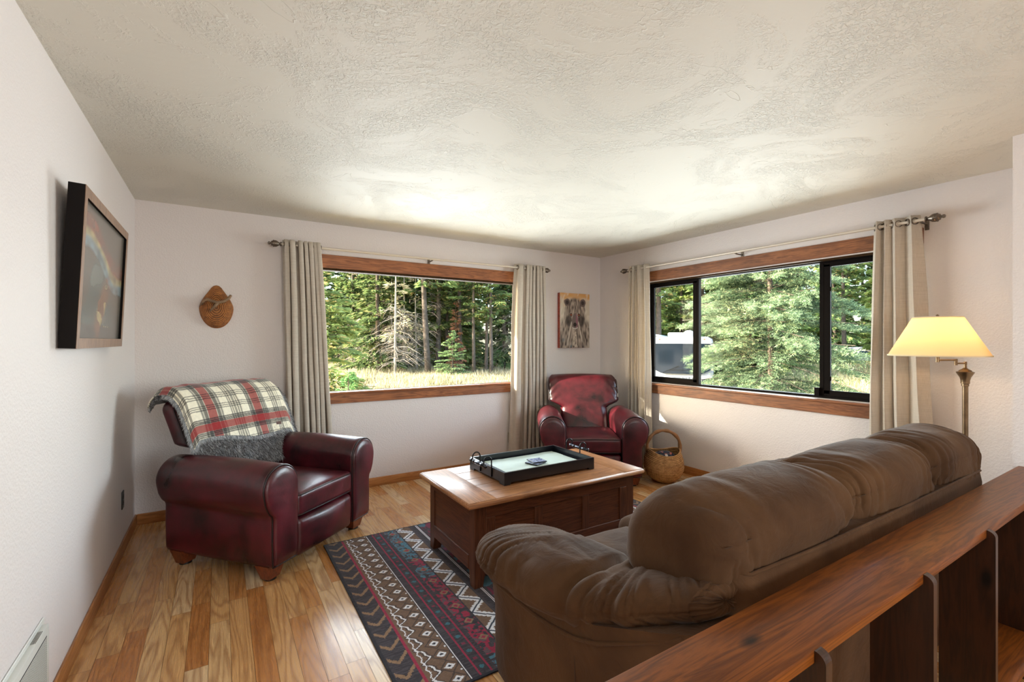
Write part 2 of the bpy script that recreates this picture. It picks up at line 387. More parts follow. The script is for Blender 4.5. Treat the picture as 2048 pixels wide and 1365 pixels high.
# outdoors
def leaf(name, trans=0.45):
    t = NT(name); a = t.n('Attribute', attribute_name='tint'); oi = t.n('ObjectInfo')
    hs = t.n('HueSaturation', {'Color': a.outputs['Color'], 'Saturation': 0.80, 'Hue': t.math('ADD', 0.485, t.math('MULTIPLY', oi.outputs['Random'], 0.03)), 'Value': t.math('ADD', 0.95, t.math('MULTIPLY', oi.outputs['Random'], 0.6))})
    df = t.n('BsdfDiffuse', {'Color': hs.outputs[0]}); tl = t.n('BsdfTranslucent', {'Color': hs.outputs[0]})
    ms = t.n('MixShader', {0: trans, 1: df.outputs[0], 2: tl.outputs[0]}); t.t.links.new(ms.outputs[0], t.out.inputs[0]); return t.m
M['leaf'] = leaf('conifer_needles'); M['grass'] = leaf('dry_grass_blades', 0.4)
M['bark'] = simple('grey_bark', rgb(92, 80, 70), 0.9, 0, (12, 0.8, 0.03), 0.35, vs=5)
M['bark_pale'] = simple('weathered_grey_wood', rgb(160, 148, 134), 0.9, 0, None, 0.25)
t = NT('meadow_ground'); v = t.co(); c = t.ramp(t.noise(v, 0.35, 5, 0.65), [(0.35, rgb(108, 108, 66)), (0.5, rgb(150, 134, 90)), (0.68, rgb(176, 160, 122))])
t.set(Base_Color=c, Roughness=1.0, Specular_IOR_Level=0.1); M['ground'] = t.m
M['rv_white'] = simple('white_coachwork', rgb(150, 153, 158), 0.6, spec=0.1)
M['rv_glass'] = simple('tinted_windshield', rgb(14, 24, 34), 0.08, 0.0, spec=0.22)
M['amber'] = simple('amber_lens', rgb(200, 90, 30), 0.3)
M['letter'] = simple('dark_grey_lettering', rgb(60, 60, 62), 0.5)
# ------------------------------------------------------------------ the room
YB, XR, XL, ZC = 4.45, 4.11, -0.54, 2.44
def wall_hole(name, axis, pos, thick, a0, a1, z0, z1, hole=None, mat=None):
    """wall slab perpendicular to axis at pos..pos+thick, with a rectangular hole (h0,h1,zh0,zh1)"""
    As = [a0, a1] if not hole else [a0, hole[0], hole[1], a1]; Zs = [z0, z1] if not hole else [z0, hole[2], hole[3], z1]
    m = MB(); V = []; idx = {}
    P = lambda a, z, d: (a, pos + d * thick, z) if axis == 'y' else (pos + d * thick, a, z)
    for d in (0, 1):
        for i, a in enumerate(As):
            for j, z in enumerate(Zs): idx[i, j, d] = len(V); V.append(P(a, z, d))
    F = []; na, nz = len(As) - 1, len(Zs) - 1
    solid = lambda i, j: 0 <= i < na and 0 <= j < nz and not (hole and i == 1 and j == 1)
    for i in range(na):
        for j in range(nz):
            if not solid(i, j): continue
            for d in (0, 1): F.append((idx[i,j,d], idx[i+1,j,d], idx[i+1,j+1,d], idx[i,j+1,d]))
            if not solid(i-1, j): F.append((idx[i,j,0], idx[i,j+1,0], idx[i,j+1,1], idx[i,j,1]))
            if not solid(i+1, j): F.append((idx[i+1,j,0], idx[i+1,j+1,0], idx[i+1,j+1,1], idx[i+1,j,1]))
            if not solid(i, j-1): F.append((idx[i,j,0], idx[i+1,j,0], idx[i+1,j,1], idx[i,j,1]))
            if not solid(i, j+1): F.append((idx[i,j+1,0], idx[i+1,j+1,0], idx[i+1,j+1,1], idx[i,j+1,1]))
    m.add(V, F); return tag(m.build(name, mat or M['wall']), kind='structure')
W1 = (0.68, 2.86, 0.915, 2.04); W2 = (1.28, 3.69, 0.915, 2.04)
wall_hole('wall_back', 'y', YB, 0.09, XL - 0.14, XR + 0.14, 0, ZC, W1)
wall_hole('wall_right', 'x', XR, 0.125, 0.673, YB - 0.001, 0, ZC, W2)
wall_hole('wall_left', 'x', XL - 0.14, 0.14, -2.75, YB - 0.001, 0, ZC)
wall_hole('wall_rear', 'y', -2.74, 0.14, XL, 3.478, 0, ZC, (0.4, 2.0, 0.95, 2.05))
tag(MB().box((3.478, -2.74, 0), (4.25, 0.672, ZC)).build('wall_side', M['wall']), kind='structure')
tag(MB().box((XL - 0.14, -2.75, ZC), (XR + 0.14, YB + 0.14, ZC + 0.12)).build('ceiling', M['ceiling']), kind='structure')
tag(MB().box((XL - .9, YB + .091, 2.32), (XR + 1.0, YB + .80, 2.40)).build('roof_eave', simple('eave_board', rgb(120, 96, 70), .8)), kind='structure')
tag(MB().box((XR + .126, -2.7, 2.32), (XR + .72, YB + .09, 2.40)).build('roof_eave', simple('eave_board', rgb(120, 96, 70), .8)), kind='structure')
# floor: one mesh of planks with random tone per plank
rng = np.random.default_rng(4)
V, F, UV, C = [], [], [], []; pw = 0.083; x = XL; n = 0
while x < XR:
    x1 = min(x + pw, XR); y = -2.6 - rng.uniform(0, .8)
    while y < YB:
        L = rng.uniform(0.28, 1.15); y1 = min(y + L, YB); g = 0.0006
        V += [(x+g, y+g, 0), (x1-g, y+g, 0), (x1-g, y1-g, 0), (x+g, y1-g, 0)]; F.append((n, n+1, n+2, n+3)); n += 4
        UV += [(0, 0), (x1-x, 0), (x1-x, y1-y), (0, y1-y)]; C.append((rng.uniform() ** 0.9, rng.uniform(), rng.uniform())); y = y1
    x = x1
flo = fast_mesh('floor', V, F, M['floor'], None, colors=C)
uvl = flo.data.uv_layers.new(name='UVMap'); uvl.data.foreach_set('uv', np.array(UV, dtype=np.float32).ravel()); tag(flo, kind='structure')
tag(MB().box((XL - .1, -2.74, -0.15), (XR + .1, YB + .1, -0.002)).build('floor_base', M['gap']), kind='structure')
def baseboard(name, x0, y0, x1, y1, mat):
    m = MB(); h = 0.083
    m.rbox((min(x0,x1), min(y0,y1), 0.0005), (max(x0,x1), max(y0,y1), h), 0.004, 2); tag(m.build(name, mat, smooth=True, auto=40), kind='structure')
baseboard('baseboard_back', XL + .013, YB - .012, XR - .013, YB, M['trim'])
baseboard('baseboard_left', XL, -2.6, XL + .012, YB, M['trim_y'])
baseboard('baseboard_right', XR - .012, .68, XR, YB - .001, M['trim_y'])
M['reveal'] = simple('reveal_stain', rgb(58, 40, 22), 0.8, spec=0.1)
# ---- window_1, picture window in the back wall
w = tag(bpy.data.objects.new('window_1', None), kind='structure'); COL.objects.link(w)
MB().rbox((0.62, YB - .02, 2.04), (2.93, YB, 2.158), .003, 1).build('head_casing', M['casing'], w)
m = MB(); m.rbox((0.62, YB - .02, .811), (2.93, YB, .898), .003, 1).build('apron', M['casing'], w)
MB().rbox((0.62, YB - .045, .898), (2.93, YB + .012, .916), .004, 2).build('sill', M['casing'], w)
m = MB(); 
for a in ((0.68, 0.70), (2.84, 2.86)): m.box((a[0], YB, .916), (a[1], YB + .085, 2.04))
m.box((0.68, YB, 2.02), (2.86, YB + .085, 2.04)); m.box((0.70, YB + .013, .900), (2.84, YB + .085, .916)); m.build('jamb', M['reveal'], w)
MB().box((0.69, YB + .014, .906), (2.85, YB + .020, 2.03)).build('pane', M['glass'], w)
# ---- window_2, sliding window in the right wall
w = tag(bpy.data.objects.new('window_2', None), kind='structure'); COL.objects.link(w)
MB().rbox((XR - .02, 1.218, 2.05), (XR, 3.76, 2.16), .003, 1).build('head_casing', M['casing_y'], w)
MB().rbox((XR - .02, 1.218, .80), (XR, 3.76, .892), .003, 1).build('apron', M['casing_y'], w)
MB().rbox((XR - .04, 1.218, .892), (XR + .07, 3.76, .912), .004, 2).build('sill', M['casing_y'], w)
m = MB(); fx0, fx1 = XR + .055, XR + .12
m.box((XR + .0005, 1.2805, 2.026), (fx0 - .009, 3.6895, 2.0395)); m.box((XR + .0005, 1.2805, .93), (fx0 - .009, 1.292, 2.026)); m.box((XR + .0005, 3.678, .93), (fx0 - .009, 3.6895, 2.026)); m.build('jamb', M['reveal'], w); m = MB()
m.box((fx0, 1.28, .912), (fx1, 3.69, .934)); m.box((fx0, 1.28, 2.018), (fx1, 3.69, 2.04)); m.box((fx0, 1.28, .93), (fx1, 1.30, 2.03)); m.box((fx0, 3.665, .93), (fx1, 3.69, 2.03))
m.build('frame', M['bronze'], w)
m = MB(); m.box((fx0 - .008, 3.035, .934), (fx0 + .03, 3.058, 2.018)); m.box((fx0 - .008, 1.87, .934), (fx0 + .03, 1.90, 2.018)); m.box((fx0 - .03, 1.895, .934), (fx0 - .005, 1.93, 1.0)); m.build('mullion', M['bronze'], w)
def sash(y0, y1, inset):
    m = MB(); a, b = fx0 - .006 + inset, fx0 + .022 + inset; k = .048
    m.rbox((a, y0, .934), (b, y1, .934 + k), .003, 1); m.rbox((a, y0, 2.018 - k * .8), (b, y1, 2.018), .003, 1); m.rbox((a, y0, .95), (b, y0 + k, 2.0), .003, 1); m.rbox((a, y1 - k, .95), (b, y1, 2.0), .003, 1)
    s_ = m.build('sash', M['bronze'], w); MB().box((a + .010, y0 + .01, .95), (a + .015, y1 - .01, 2.01)).build('pane', M['glass'], s_)
    for z in (1.06, 1.78): MB().rbox((a - .008, y1 - k - .012, z), (a, y1 - k + .01, z + .035), .002, 1).build('latch', M['bronze'], s_)
sash(3.06, 3.665, 0.0); sash(1.30, 1.872, 0.0)
MB().box((fx0 + .031, 1.875, .92), (fx0 + .036, 3.055, 2.03)).build('pane', M['glass'], w)
# ---- unseen window behind the viewer, added to go with the rear fill lamp
w = tag(bpy.data.objects.new('rear_fill_window', None), kind='structure'); COL.objects.link(w)
m = MB(); m.box((0.33, -2.6, .88), (2.07, -2.58, .95)); m.box((0.33, -2.6, 2.05), (2.07, -2.58, 2.12)); m.box((0.33, -2.6, .95), (0.40, -2.58, 2.05)); m.box((2.0, -2.6, .95), (2.07, -2.58, 2.05)); m.build('casing', M['casing'], w)
MB().box((0.4, -2.68, .95), (2.0, -2.674, 2.05)).build('pane', M['glass'], w)

# ------------------------------------------------------------------ curtains and rods
def curtain(name, label, axis, top, bot, folds, depth, seed, group, zt=2.235, zb=0.03, warp=0.6, wide=None):
    r = random.Random(seed); nu, nv = 34 * folds, 46; base = 4.35 if axis == 'y' else 4.0; root_v = []
    ph = [0.0]
    for k in range(folds * 2): ph.append(ph[-1] + 1 + warp * (r.random() - .5) * 1.3)
    if wide: ph = wide
    ph = np.array(ph) / ph[-1]; S = np.linspace(0, 1, nu); xi = np.interp(S, np.linspace(0, 1, len(ph)), ph)
    amp = np.array([0.75 + 0.5 * r.random() for _ in range(folds * 2 + 1)])
    Vv = np.zeros((nu, nv, 3)); T = np.linspace(0, 1, nv)
    for j, tt in enumerate(T):
        z = zt + (zb - zt) * tt; k = tt ** 0.8; p0 = top[0] + (bot[0] - top[0]) * k; p1 = top[1] + (bot[1] - top[1]) * k
        a = np.interp(S * 2 * folds, np.arange(2 * folds + 1), amp); d = depth * (0.82 + .35 * tt)
        w_ = np.cos(2 * PI * folds * S); w_ = np.sign(w_) * np.abs(w_) ** 0.75
        along = p0 + (p1 - p0) * xi + 0.010 * np.sin(2 * PI * folds * S * 2) + 0.006 * noise(S * 9, tt * 4, seed)
        off = base + d * w_ * (a if tt > .02 else a) + 0.008 * noise(S * 14, tt * 3, seed + 5)
        if axis == 'y': Vv[:, j] = np.stack([along, off, np.full(nu, z)], -1)
        else: Vv[:, j] = np.stack([off, along, np.full(nu, z)], -1)
    e = thing(name, label, 'curtain', ((top[0] + top[1]) / 2, base, 0) if axis == 'y' else (base, (top[0] + top[1]) / 2, 0), 0, group)
    V2 = Vv.reshape(-1, 3) - np.array(e.location)
    o = fast_mesh('panel', V2, gridf(nu, nv), M['curtain'], e, True)
    s_ = o.modifiers.new('thick', 'SOLIDIFY'); s_.thickness = 0.0018
    for k in range(2 * folds):   # grommets where the cloth crosses the rod
        i = int((k + .5) / (2 * folds) * (nu - 1)); p = Vv[i, 1]; q = Vv[min(i + 2, nu - 1), 1] - Vv[max(i - 2, 0), 1]; q = q / (np.linalg.norm(q) + 1e-9)
        n_ = Vector((q[1], -q[0], 0)); c = Vector((p[0], p[1], 2.195)) - e.location
        if axis == 'y': c.y = 0
        else: c.x = 0
        u_ = Vector((-n_.y, n_.x, 0)); pts = [c + (u_ * math.cos(a) + Vector((0, 0, 1)) * math.sin(a)) * 0.021 for a in np.linspace(0, 2 * PI, 18, endpoint=False)]
        MB().tube(pts, 0.0048, 6, closed=True).build('grommet', M['pewter'], e, True)
    return e
GC = 'linen curtain panels beside the windows'
curtain('curtain', 'oatmeal linen curtain panel left of the picture window, behind the armchair with the plaid throw', 'y', (.452, .748), (.48, .865), 7, .033, 3, GC, wide=[0,1,2,2.6,5.2,6,7,7.9,8.8,9.6,10.4,11.2,12,12.8,13.8])
curtain('curtain', 'oatmeal linen curtain panel right of the picture window with a sunlit strip on its edge', 'y', (2.765, 3.17), (2.69, 3.20), 7, .030, 8, GC, wide=[0,2.4,4.6,5.4,6.2,7,7.8,8.6,9.4,10.2,11,11.8,12.6,13.4,14.2])
curtain('curtain', 'oatmeal linen curtain panel left of the sliding window, behind the sunlit armchair', 'x', (3.845, 3.565), (3.86, 3.53), 5, .030, 11, GC, wide=[0,.8,1.6,2.4,3.2,4,4.8,5.6,7.2,8.6,9.8])
curtain('curtain', 'oatmeal linen curtain panel right of the sliding window, behind the floor lamp', 'x', (1.470, 1.215), (1.52, 1.125), 4, .034, 15, GC, wide=[0,1,2,2.9,3.9,4.9,6.2,8.2,9.6])
def finial(m, sgn, c, axis):
    pr = [(.011, 0), (.018, .002), (.018, .010), (.011, .014), (.012, .020), (.026, .038), (.028, .052), (.026, .058), (.029, .060), (.029, .066), (.022, .069), (.020, .078), (.010, .082), (.008, .086), (.013, .093), (.011, .102), (.002, .106)]
    m.lathe([(r_, sgn * h_) for r_, h_ in pr], c, 20, axis)
def rod(label, axis, a0, a1, base, wall, brk):
    e = thing('curtain_rod', label, 'curtain rod', ((a0 + a1) / 2, base, 2.195) if axis == 'y' else (base, (a0 + a1) / 2, 2.195), 0, 'curtain rods above the windows')
    h = (a1 - a0) / 2; ax = 'x' if axis == 'y' else 'y'
    MB().lathe([(.0105, -h), (.0105, h)], (0, 0, 0), 16, ax).build('pole', M['rod'], e, True, 40)
    for s_ in (-1, 1):
        m = MB(); finial(m, s_, (s_ * h, 0, 0) if ax == 'x' else (0, s_ * h, 0), ax); m.build('finial', M['pewter'], e, True, 50)
    for b in brk:
        c = b - (a0 + a1) / 2; d = wall - base; m = MB()
        q = (lambda x, y, z: (x, y, z)) if axis == 'y' else (lambda x, y, z: (y, x, z))
        m.tube([q(c, 0, -.014), q(c, d * .5, -.016), q(c, d * .95, -.016)], .006, 8)
        lo, hi = q(c - .012, d - .008, -.055), q(c + .012, d - .0005, .02)
        m.rbox(tuple(min(a, b_) for a, b_ in zip(lo, hi)), tuple(max(a, b_) for a, b_ in zip(lo, hi)), .002, 1)
        m.tube([q(c, 0, 0) if 0 else q(c + .013 * math.cos(a), .013 * math.cos(a) * 0, .013 * math.sin(a)) for a in np.linspace(-PI, 0, 9)], .003, 6)
        m.build('bracket', M['pewter'], e, True, 40)
rod('pale metal curtain rod with urn finials over the picture window', 'y', .44, 3.14, 4.35, YB, (.47, 1.79, 3.12))
rod('pale metal curtain rod with urn finials over the sliding window', 'x', 1.18, 3.87, 4.0, XR, (1.20, 2.535, 3.86))

# ------------------------------------------------------------------ wall fittings
def outlet(name, label, loc, rz, mat):
    e = thing(name, label, 'outlet', loc, rz); MB().rbox((-.035, -.006, -.057), (.035, 0, .057), .003, 2).build('cover_plate', mat, e, True, 30)
    for z in (-.02, .02):
        s_ = MB().lathe([(.016, 0), (.016, .002)], (0, -.008, z), 16, 'y').build('socket', mat, e)
        m = MB(); m.box((-.007, -.0086, z - .004), (-.005, -.0079, z + .005)); m.box((.005, -.0086, z - .004), (.007, -.0079, z + .005)); m.build('slot', M['slot'], s_)
outlet('wall_outlet', 'beige wall outlet under the picture window beside the right curtain', (2.765, YB, .30), 0, M['outlet'])
outlet('wall_outlet', 'dark wall outlet on the left wall near the corner', (XL, 3.92, .345), PI / 2, M['dark_plastic'])
# baseboard register on the left wall
e = thing('floor_register', 'white louvred heating register low on the left wall', 'vent', (XL, 1.93, 0))
m = MB(); m.rbox((0.0005, -.38, .12), (.006, .38, .39), .002, 1); m.build('flange', M['white_metal'], e)
d = .024; m = MB(); m.rbox((.003, -.355, .135), (d, .355, .375), .004, 2); m.build('grille_frame', M['white_metal'], e, True, 40)
for ya, yb in ((-.325, -.01), (.01, .325)):
    gl_ = MB().box((d - .001, ya, .165), (d + .0006, yb, .345)).build('grille_dark_panel', M['slot'], e)  # flat dark panel paints in the shade behind the louvres
    m = MB()
    for k in range(24):
        z = .1675 + k * .0074; m.add([(d + .0004, ya, z), (d + .0004, yb, z), (d + .0004, yb, z + .003), (d + .0004, ya, z + .003), (d + .0014, ya, z - .0003), (d + .0014, yb, z - .0003), (d + .0010, yb, z + .003), (d + .0010, ya, z + .003)], [(0,1,2,3),(7,6,5,4),(0,4,5,1),(3,2,6,7),(0,3,7,4),(1,5,6,2)])
    m.build('louvres', M['white_metal'], gl_)
m = MB()
for a, b in ((.22, .30), (-.12, -.04)):
    for k in range(4): m.box((.008 + k * .0036, a, .3748), (.0094 + k * .0036, b, .3756))
m.build('damper_slots', M['slot'], e, kind='stuff')  # flat dark strips on a solid top, standing in for shaded slots

# ------------------------------------------------------------------ pictures
def raster(nu, nv, fn):
    u = (np.arange(nu) + .5) / nu; v = (np.arange(nv) + .5) / nv; U, Vv = np.meshgrid(u, v, indexing='ij'); return np.clip(fn(U, Vv), 0, 1)
def lin(c):
    c = np.asarray(c, float) / 255.0; return np.where(c <= .04045, c / 12.92, ((c + .055) / 1.055) ** 2.4)
def over(img, mask, col): 
    return img * (1 - mask[..., None]) + np.asarray(col)[None, None] * mask[..., None]
def bear(U, V):
    X = (U - .5) * .95; Y = V * 1.35    # metric-ish, Y up 0..1.35
    img = np.zeros(U.shape + (3,)); img[:] = lin((206, 196, 180)); n1 = noise(U * 6, V * 22, 0, 2); st = noise(U * 30 + V * 8, V * 14, 0, 3)
    img = over(img, sstep(1.05, 1.33, Y + .12 * n1), lin((214, 160, 96)))
    img = over(img, sstep(.2, .6, noise(U * 18 - V * 10, V * 9, 0, 9)) * .5, lin((228, 220, 208)))
    head = 1 - sstep(.30, .37, np.hypot(X, (Y - .82) * .80) + .02 * st); neck = sstep(.0, .25, .80 - Y) * (1 - sstep(.42, .56, np.abs(X) + .03 * st + .05 * (Y > .5)))
    furc = noise(X * 34 + Y * 4 * np.sign(X), Y * 11, 0, 5); furd = noise(X * 60, Y * 26, 0, 6)
    body = np.clip(head + neck, 0, 1); col = .5 + .5 * furc; d = lin((30, 22, 22)); l_ = lin((206, 190, 176)); md = lin((92, 72, 66))
    fur = d[None, None] * (1 - col[..., None]) + l_[None, None] * col[..., None]; fur = fur * .78 + md * .22
    img = img * (1 - body[..., None]) + fur * body[..., None]
    for s_ in (-1, 1):
        r = np.hypot(X - s_ * .25, Y - 1.12); img = over(img, (1 - sstep(.085, .10, r + .015 * st)), lin((104, 88, 84))); img = over(img, 1 - sstep(.04, .06, r), lin((48, 38, 38)))
        r = np.hypot((X - s_ * .19) * 1.0, (Y - .66) * .7); img = over(img, (1 - sstep(.07, .13, r)) * .8, lin((52, 44, 42)))
        img = over(img, 1 - sstep(.035, .045, np.hypot(X - s_ * .125, Y - .815)), lin((30, 20, 18))); img = over(img, 1 - sstep(.016, .022, np.hypot(X - s_ * .125, Y - .815)), lin((178, 92, 58)))
        m_ = (1 - sstep(.012, .022, np.abs(X - s_ * (.115 + (0.62 - Y) * .25)))) * sstep(.1, .2, Y) * (1 - sstep(.6, .68, Y)); img = over(img, m_ * .8, lin((214, 204, 192)))
    muz = 1 - sstep(.085, .10, np.hypot(X, (Y - .66) * .46)); img = over(img, muz, lin((112, 98, 96))); img = over(img, muz * (X > .03), lin((140, 96, 110)))
    img = over(img, 1 - sstep(.05, .06, np.hypot(X, (Y - .575) * 1.1)), lin((24, 20, 22)))
    img = over(img, (1 - sstep(.008, .016, np.abs(Y - .475 - X * X * 4))) * (np.abs(X) < .085), lin((206, 200, 194)))
    img = over(img, (1 - sstep(.004, .010, np.abs(X))) * (Y > .88) * (Y < 1.12), lin((40, 32, 32)))
    chest = (1 - sstep(.0, .06, np.abs(X) - .10 * (.5 - Y))) * (Y < .45) * (furd > 0); img = over(img, chest * .7, lin((222, 208, 190)))
    return over(img, (sstep(.3, .7, noise(X * 8, Y * 5, 0, 12)) * (Y < .3) * (X < -.1)) * .6, lin((84, 104, 116)))
def plane_cells(nu, nv, P):   # P(u,v)->xyz arrays
    u = np.linspace(0, 1, nu + 1); v = np.linspace(0, 1, nv + 1); U, Vv = np.meshgrid(u, v, indexing='ij'); return P(U, Vv).reshape(-1, 3), gridf(nu + 1, nv + 1)
e = thing('canvas_painting', 'small canvas painting of a bear face with red sides, above the far recliner', 'painting', (3.66, YB, 1.628))
MB().rbox((-.232, -.046, -.331), (.232, -.001, .331), .003, 1).build('canvas_sides', M['canvas_edge'], e)
img = raster(110, 156, bear); Vp, Fp = plane_cells(110, 156, lambda u, v: np.stack([(u - .5) * .462, np.full_like(u, -.0468), (v - .5) * .660], -1))
fast_mesh('painted_front', Vp, Fp, M['print'], e, colors=img.reshape(-1, 3))
def rainbow(U, V):  # greyed colours put the window glare's wash into the print
    img = np.zeros(U.shape + (3,)); img[:] = lin((112, 106, 98)); n_ = noise(U * 4, V * 6, 0, 21); n2 = noise(U * 14, V * 20, 0, 22)
    img = over(img, (1 - sstep(0, .35, V)) * .6, lin((74, 72, 70)))
    mt = (1 - sstep(.0, .06, np.abs(U - .42) * 1.1 - (.78 - V) * .62 + .05 * n_)) * (V > .12); img = over(img, mt * .75, lin((98, 108, 104)))
    img = over(img, sstep(.1, .5, noise(U * 10 - V * 4, V * 6, 0, 4)) * mt * .5, lin((128, 132, 126)))
    arc = V - (.76 - .26 * U ** 1.2 + .05 * np.sin(U * 7)) + .03 * n_; 
    for a0, a1, c in ((.045, .16, (150, 96, 82)), (-.01, .045, (190, 178, 132)), (-.085, -.01, (140, 158, 166))):
        img = over(img, sstep(a0 - .03, a0 + .01, arc) * (1 - sstep(a1 - .02, a1 + .03, arc)) * (.55 + .35 * n2), lin(c))
    fl = (1 - sstep(.06, .13, np.hypot(U - .5 + (V - .3) * -.4, (V - .27) * .45) + .04 * n2)); img = over(img, fl * .5, lin((160, 108, 80))); img = over(img, fl * (n2 > .2) * .7, lin((192, 176, 132)))
    img = over(img, (1 - sstep(.0, .012, np.abs(V - .115) + .012 * (n2 > 0))) * (U > .5) * (U < .74) * (noise(U * 90, V * 4, 0, 8) > -.1), lin((190, 180, 150)))
    return img
e = thing('framed_picture', 'large framed picture of a rainbow over a dim mountain, tilting off the left wall', 'picture', (XL, 2.975, 1.352)); e.rotation_euler = (0, math.radians(2.6), 0)
HW, HH, FD = .505, .655, .052
m = MB(); bx0 = .006
m.box((bx0, -HW, 0), (bx0 + FD, -HW + .032, HH)); m.box((bx0, HW - .032, 0), (bx0 + FD, HW, HH)); m.box((bx0, -HW + .032, 0), (bx0 + FD, HW - .032, .032)); m.box((bx0, -HW + .032, HH - .032), (bx0 + FD, HW - .032, HH)); m.build('frame', M['frame_side'], e)
fr = MB(); x_ = bx0 + FD; g = .0015; k = .042
for lo, hi in (((x_, -HW, 0), (x_ + g, HW, k)), ((x_, -HW, HH - k), (x_ + g, HW, HH)), ((x_, -HW, k), (x_ + g, -HW + k, HH - k)), ((x_, HW - k, k), (x_ + g, HW, HH - k))): fr.box(lo, hi)
fr.build('frame_face', M['frame_face'], e)
MB().box((bx0 + .001, -HW + .03, .03), (bx0 + .004, HW - .03, HH - .03)).build('backing_board', M['frame_side'], e)
img = raster(150, 100, rainbow); Vp, Fp = plane_cells(150, 100, lambda u, v: np.stack([np.full_like(u, bx0 + FD - .012), (u - .5) * 2 * (HW - .034), .034 + v * (HH - .068)], -1))
fast_mesh('print', Vp, Fp, M['glossprint'], e, colors=img.reshape(-1, 3))
# woven wall basket with antler
e = thing('wall_basket', 'small coiled pear-shaped basket with an antler handle hanging on the back wall', 'basket', (-.024, YB, 1.655))
def basket_shell(outer):
    nu_, nv_ = 72, 16; Vv = np.zeros((nu_, nv_, 3)); A = np.linspace(0, 2 * PI, nu_)
    w = .112 - .040 * sstep(.0, .95, np.sin(A)); hgt = np.where(np.sin(A) > 0, .170, .165)
    for j in range(nv_):
        q = j / (nv_ - 1); r_ = math.sin(q * PI / 2) ; d_ = (1 - math.cos(0)) ; dep = .062 * math.cos(q * PI / 2) ** .8
        Vv[:, j] = np.stack([w * r_ * np.cos(A), -.004 - dep * np.ones_like(A) * (1 - .45 * sstep(.02, .12, hgt * r_ * np.sin(A))), hgt * r_ * np.sin(A)], -1)
    return Vv
Vv = basket_shell(1); o = fast_mesh('woven_bowl', Vv.reshape(-1, 3), gridf(72, 16), M['wicker_dark'], e, True)
uvl = o.data.uv_layers.new(name='UVMap'); U_, V_ = np.meshgrid(np.linspace(0, 1, 72), np.linspace(0, 1, 16), indexing='ij'); uvf = np.stack([U_.ravel(), V_.ravel()], -1)
li = np.zeros(len(o.data.loops), dtype=np.int32); o.data.loops.foreach_get('vertex_index', li); uvl.data.foreach_set('uv', uvf[li].astype(np.float32).ravel())
MB().tube([(math.cos(a) * (.113 - .046 * float(sstep(-.1, .8, math.sin(a)))), -.005, math.sin(a) * .168) for a in np.linspace(0, 2 * PI, 60, endpoint=False)], .005, 6, closed=True).build('rim', M['wicker_dark'], e, True)
an = MB(); an.tube([(-.100, -.052, .012), (-.085, -.066, .040), (-.06, -.075, .052), (-.02, -.082, .036), (.01, -.084, .028), (.05, -.084, .040), (.085, -.074, .070), (.098, -.062, .092)], [.007, .011, .012, .011, .013, .011, .012, .010], 10)
an.tube([(.012, -.084, .028), (-.01, -.088, .002), (-.03, -.09, -.024), (-.045, -.086, -.042)], [.012, .011, .008, .004], 10); an.tube([(-.075, -.07, .046), (-.10, -.064, .022), (-.112, -.05, -.008)], [.009, .007, .003], 8); an.build('antler', M['antler'], e, True)
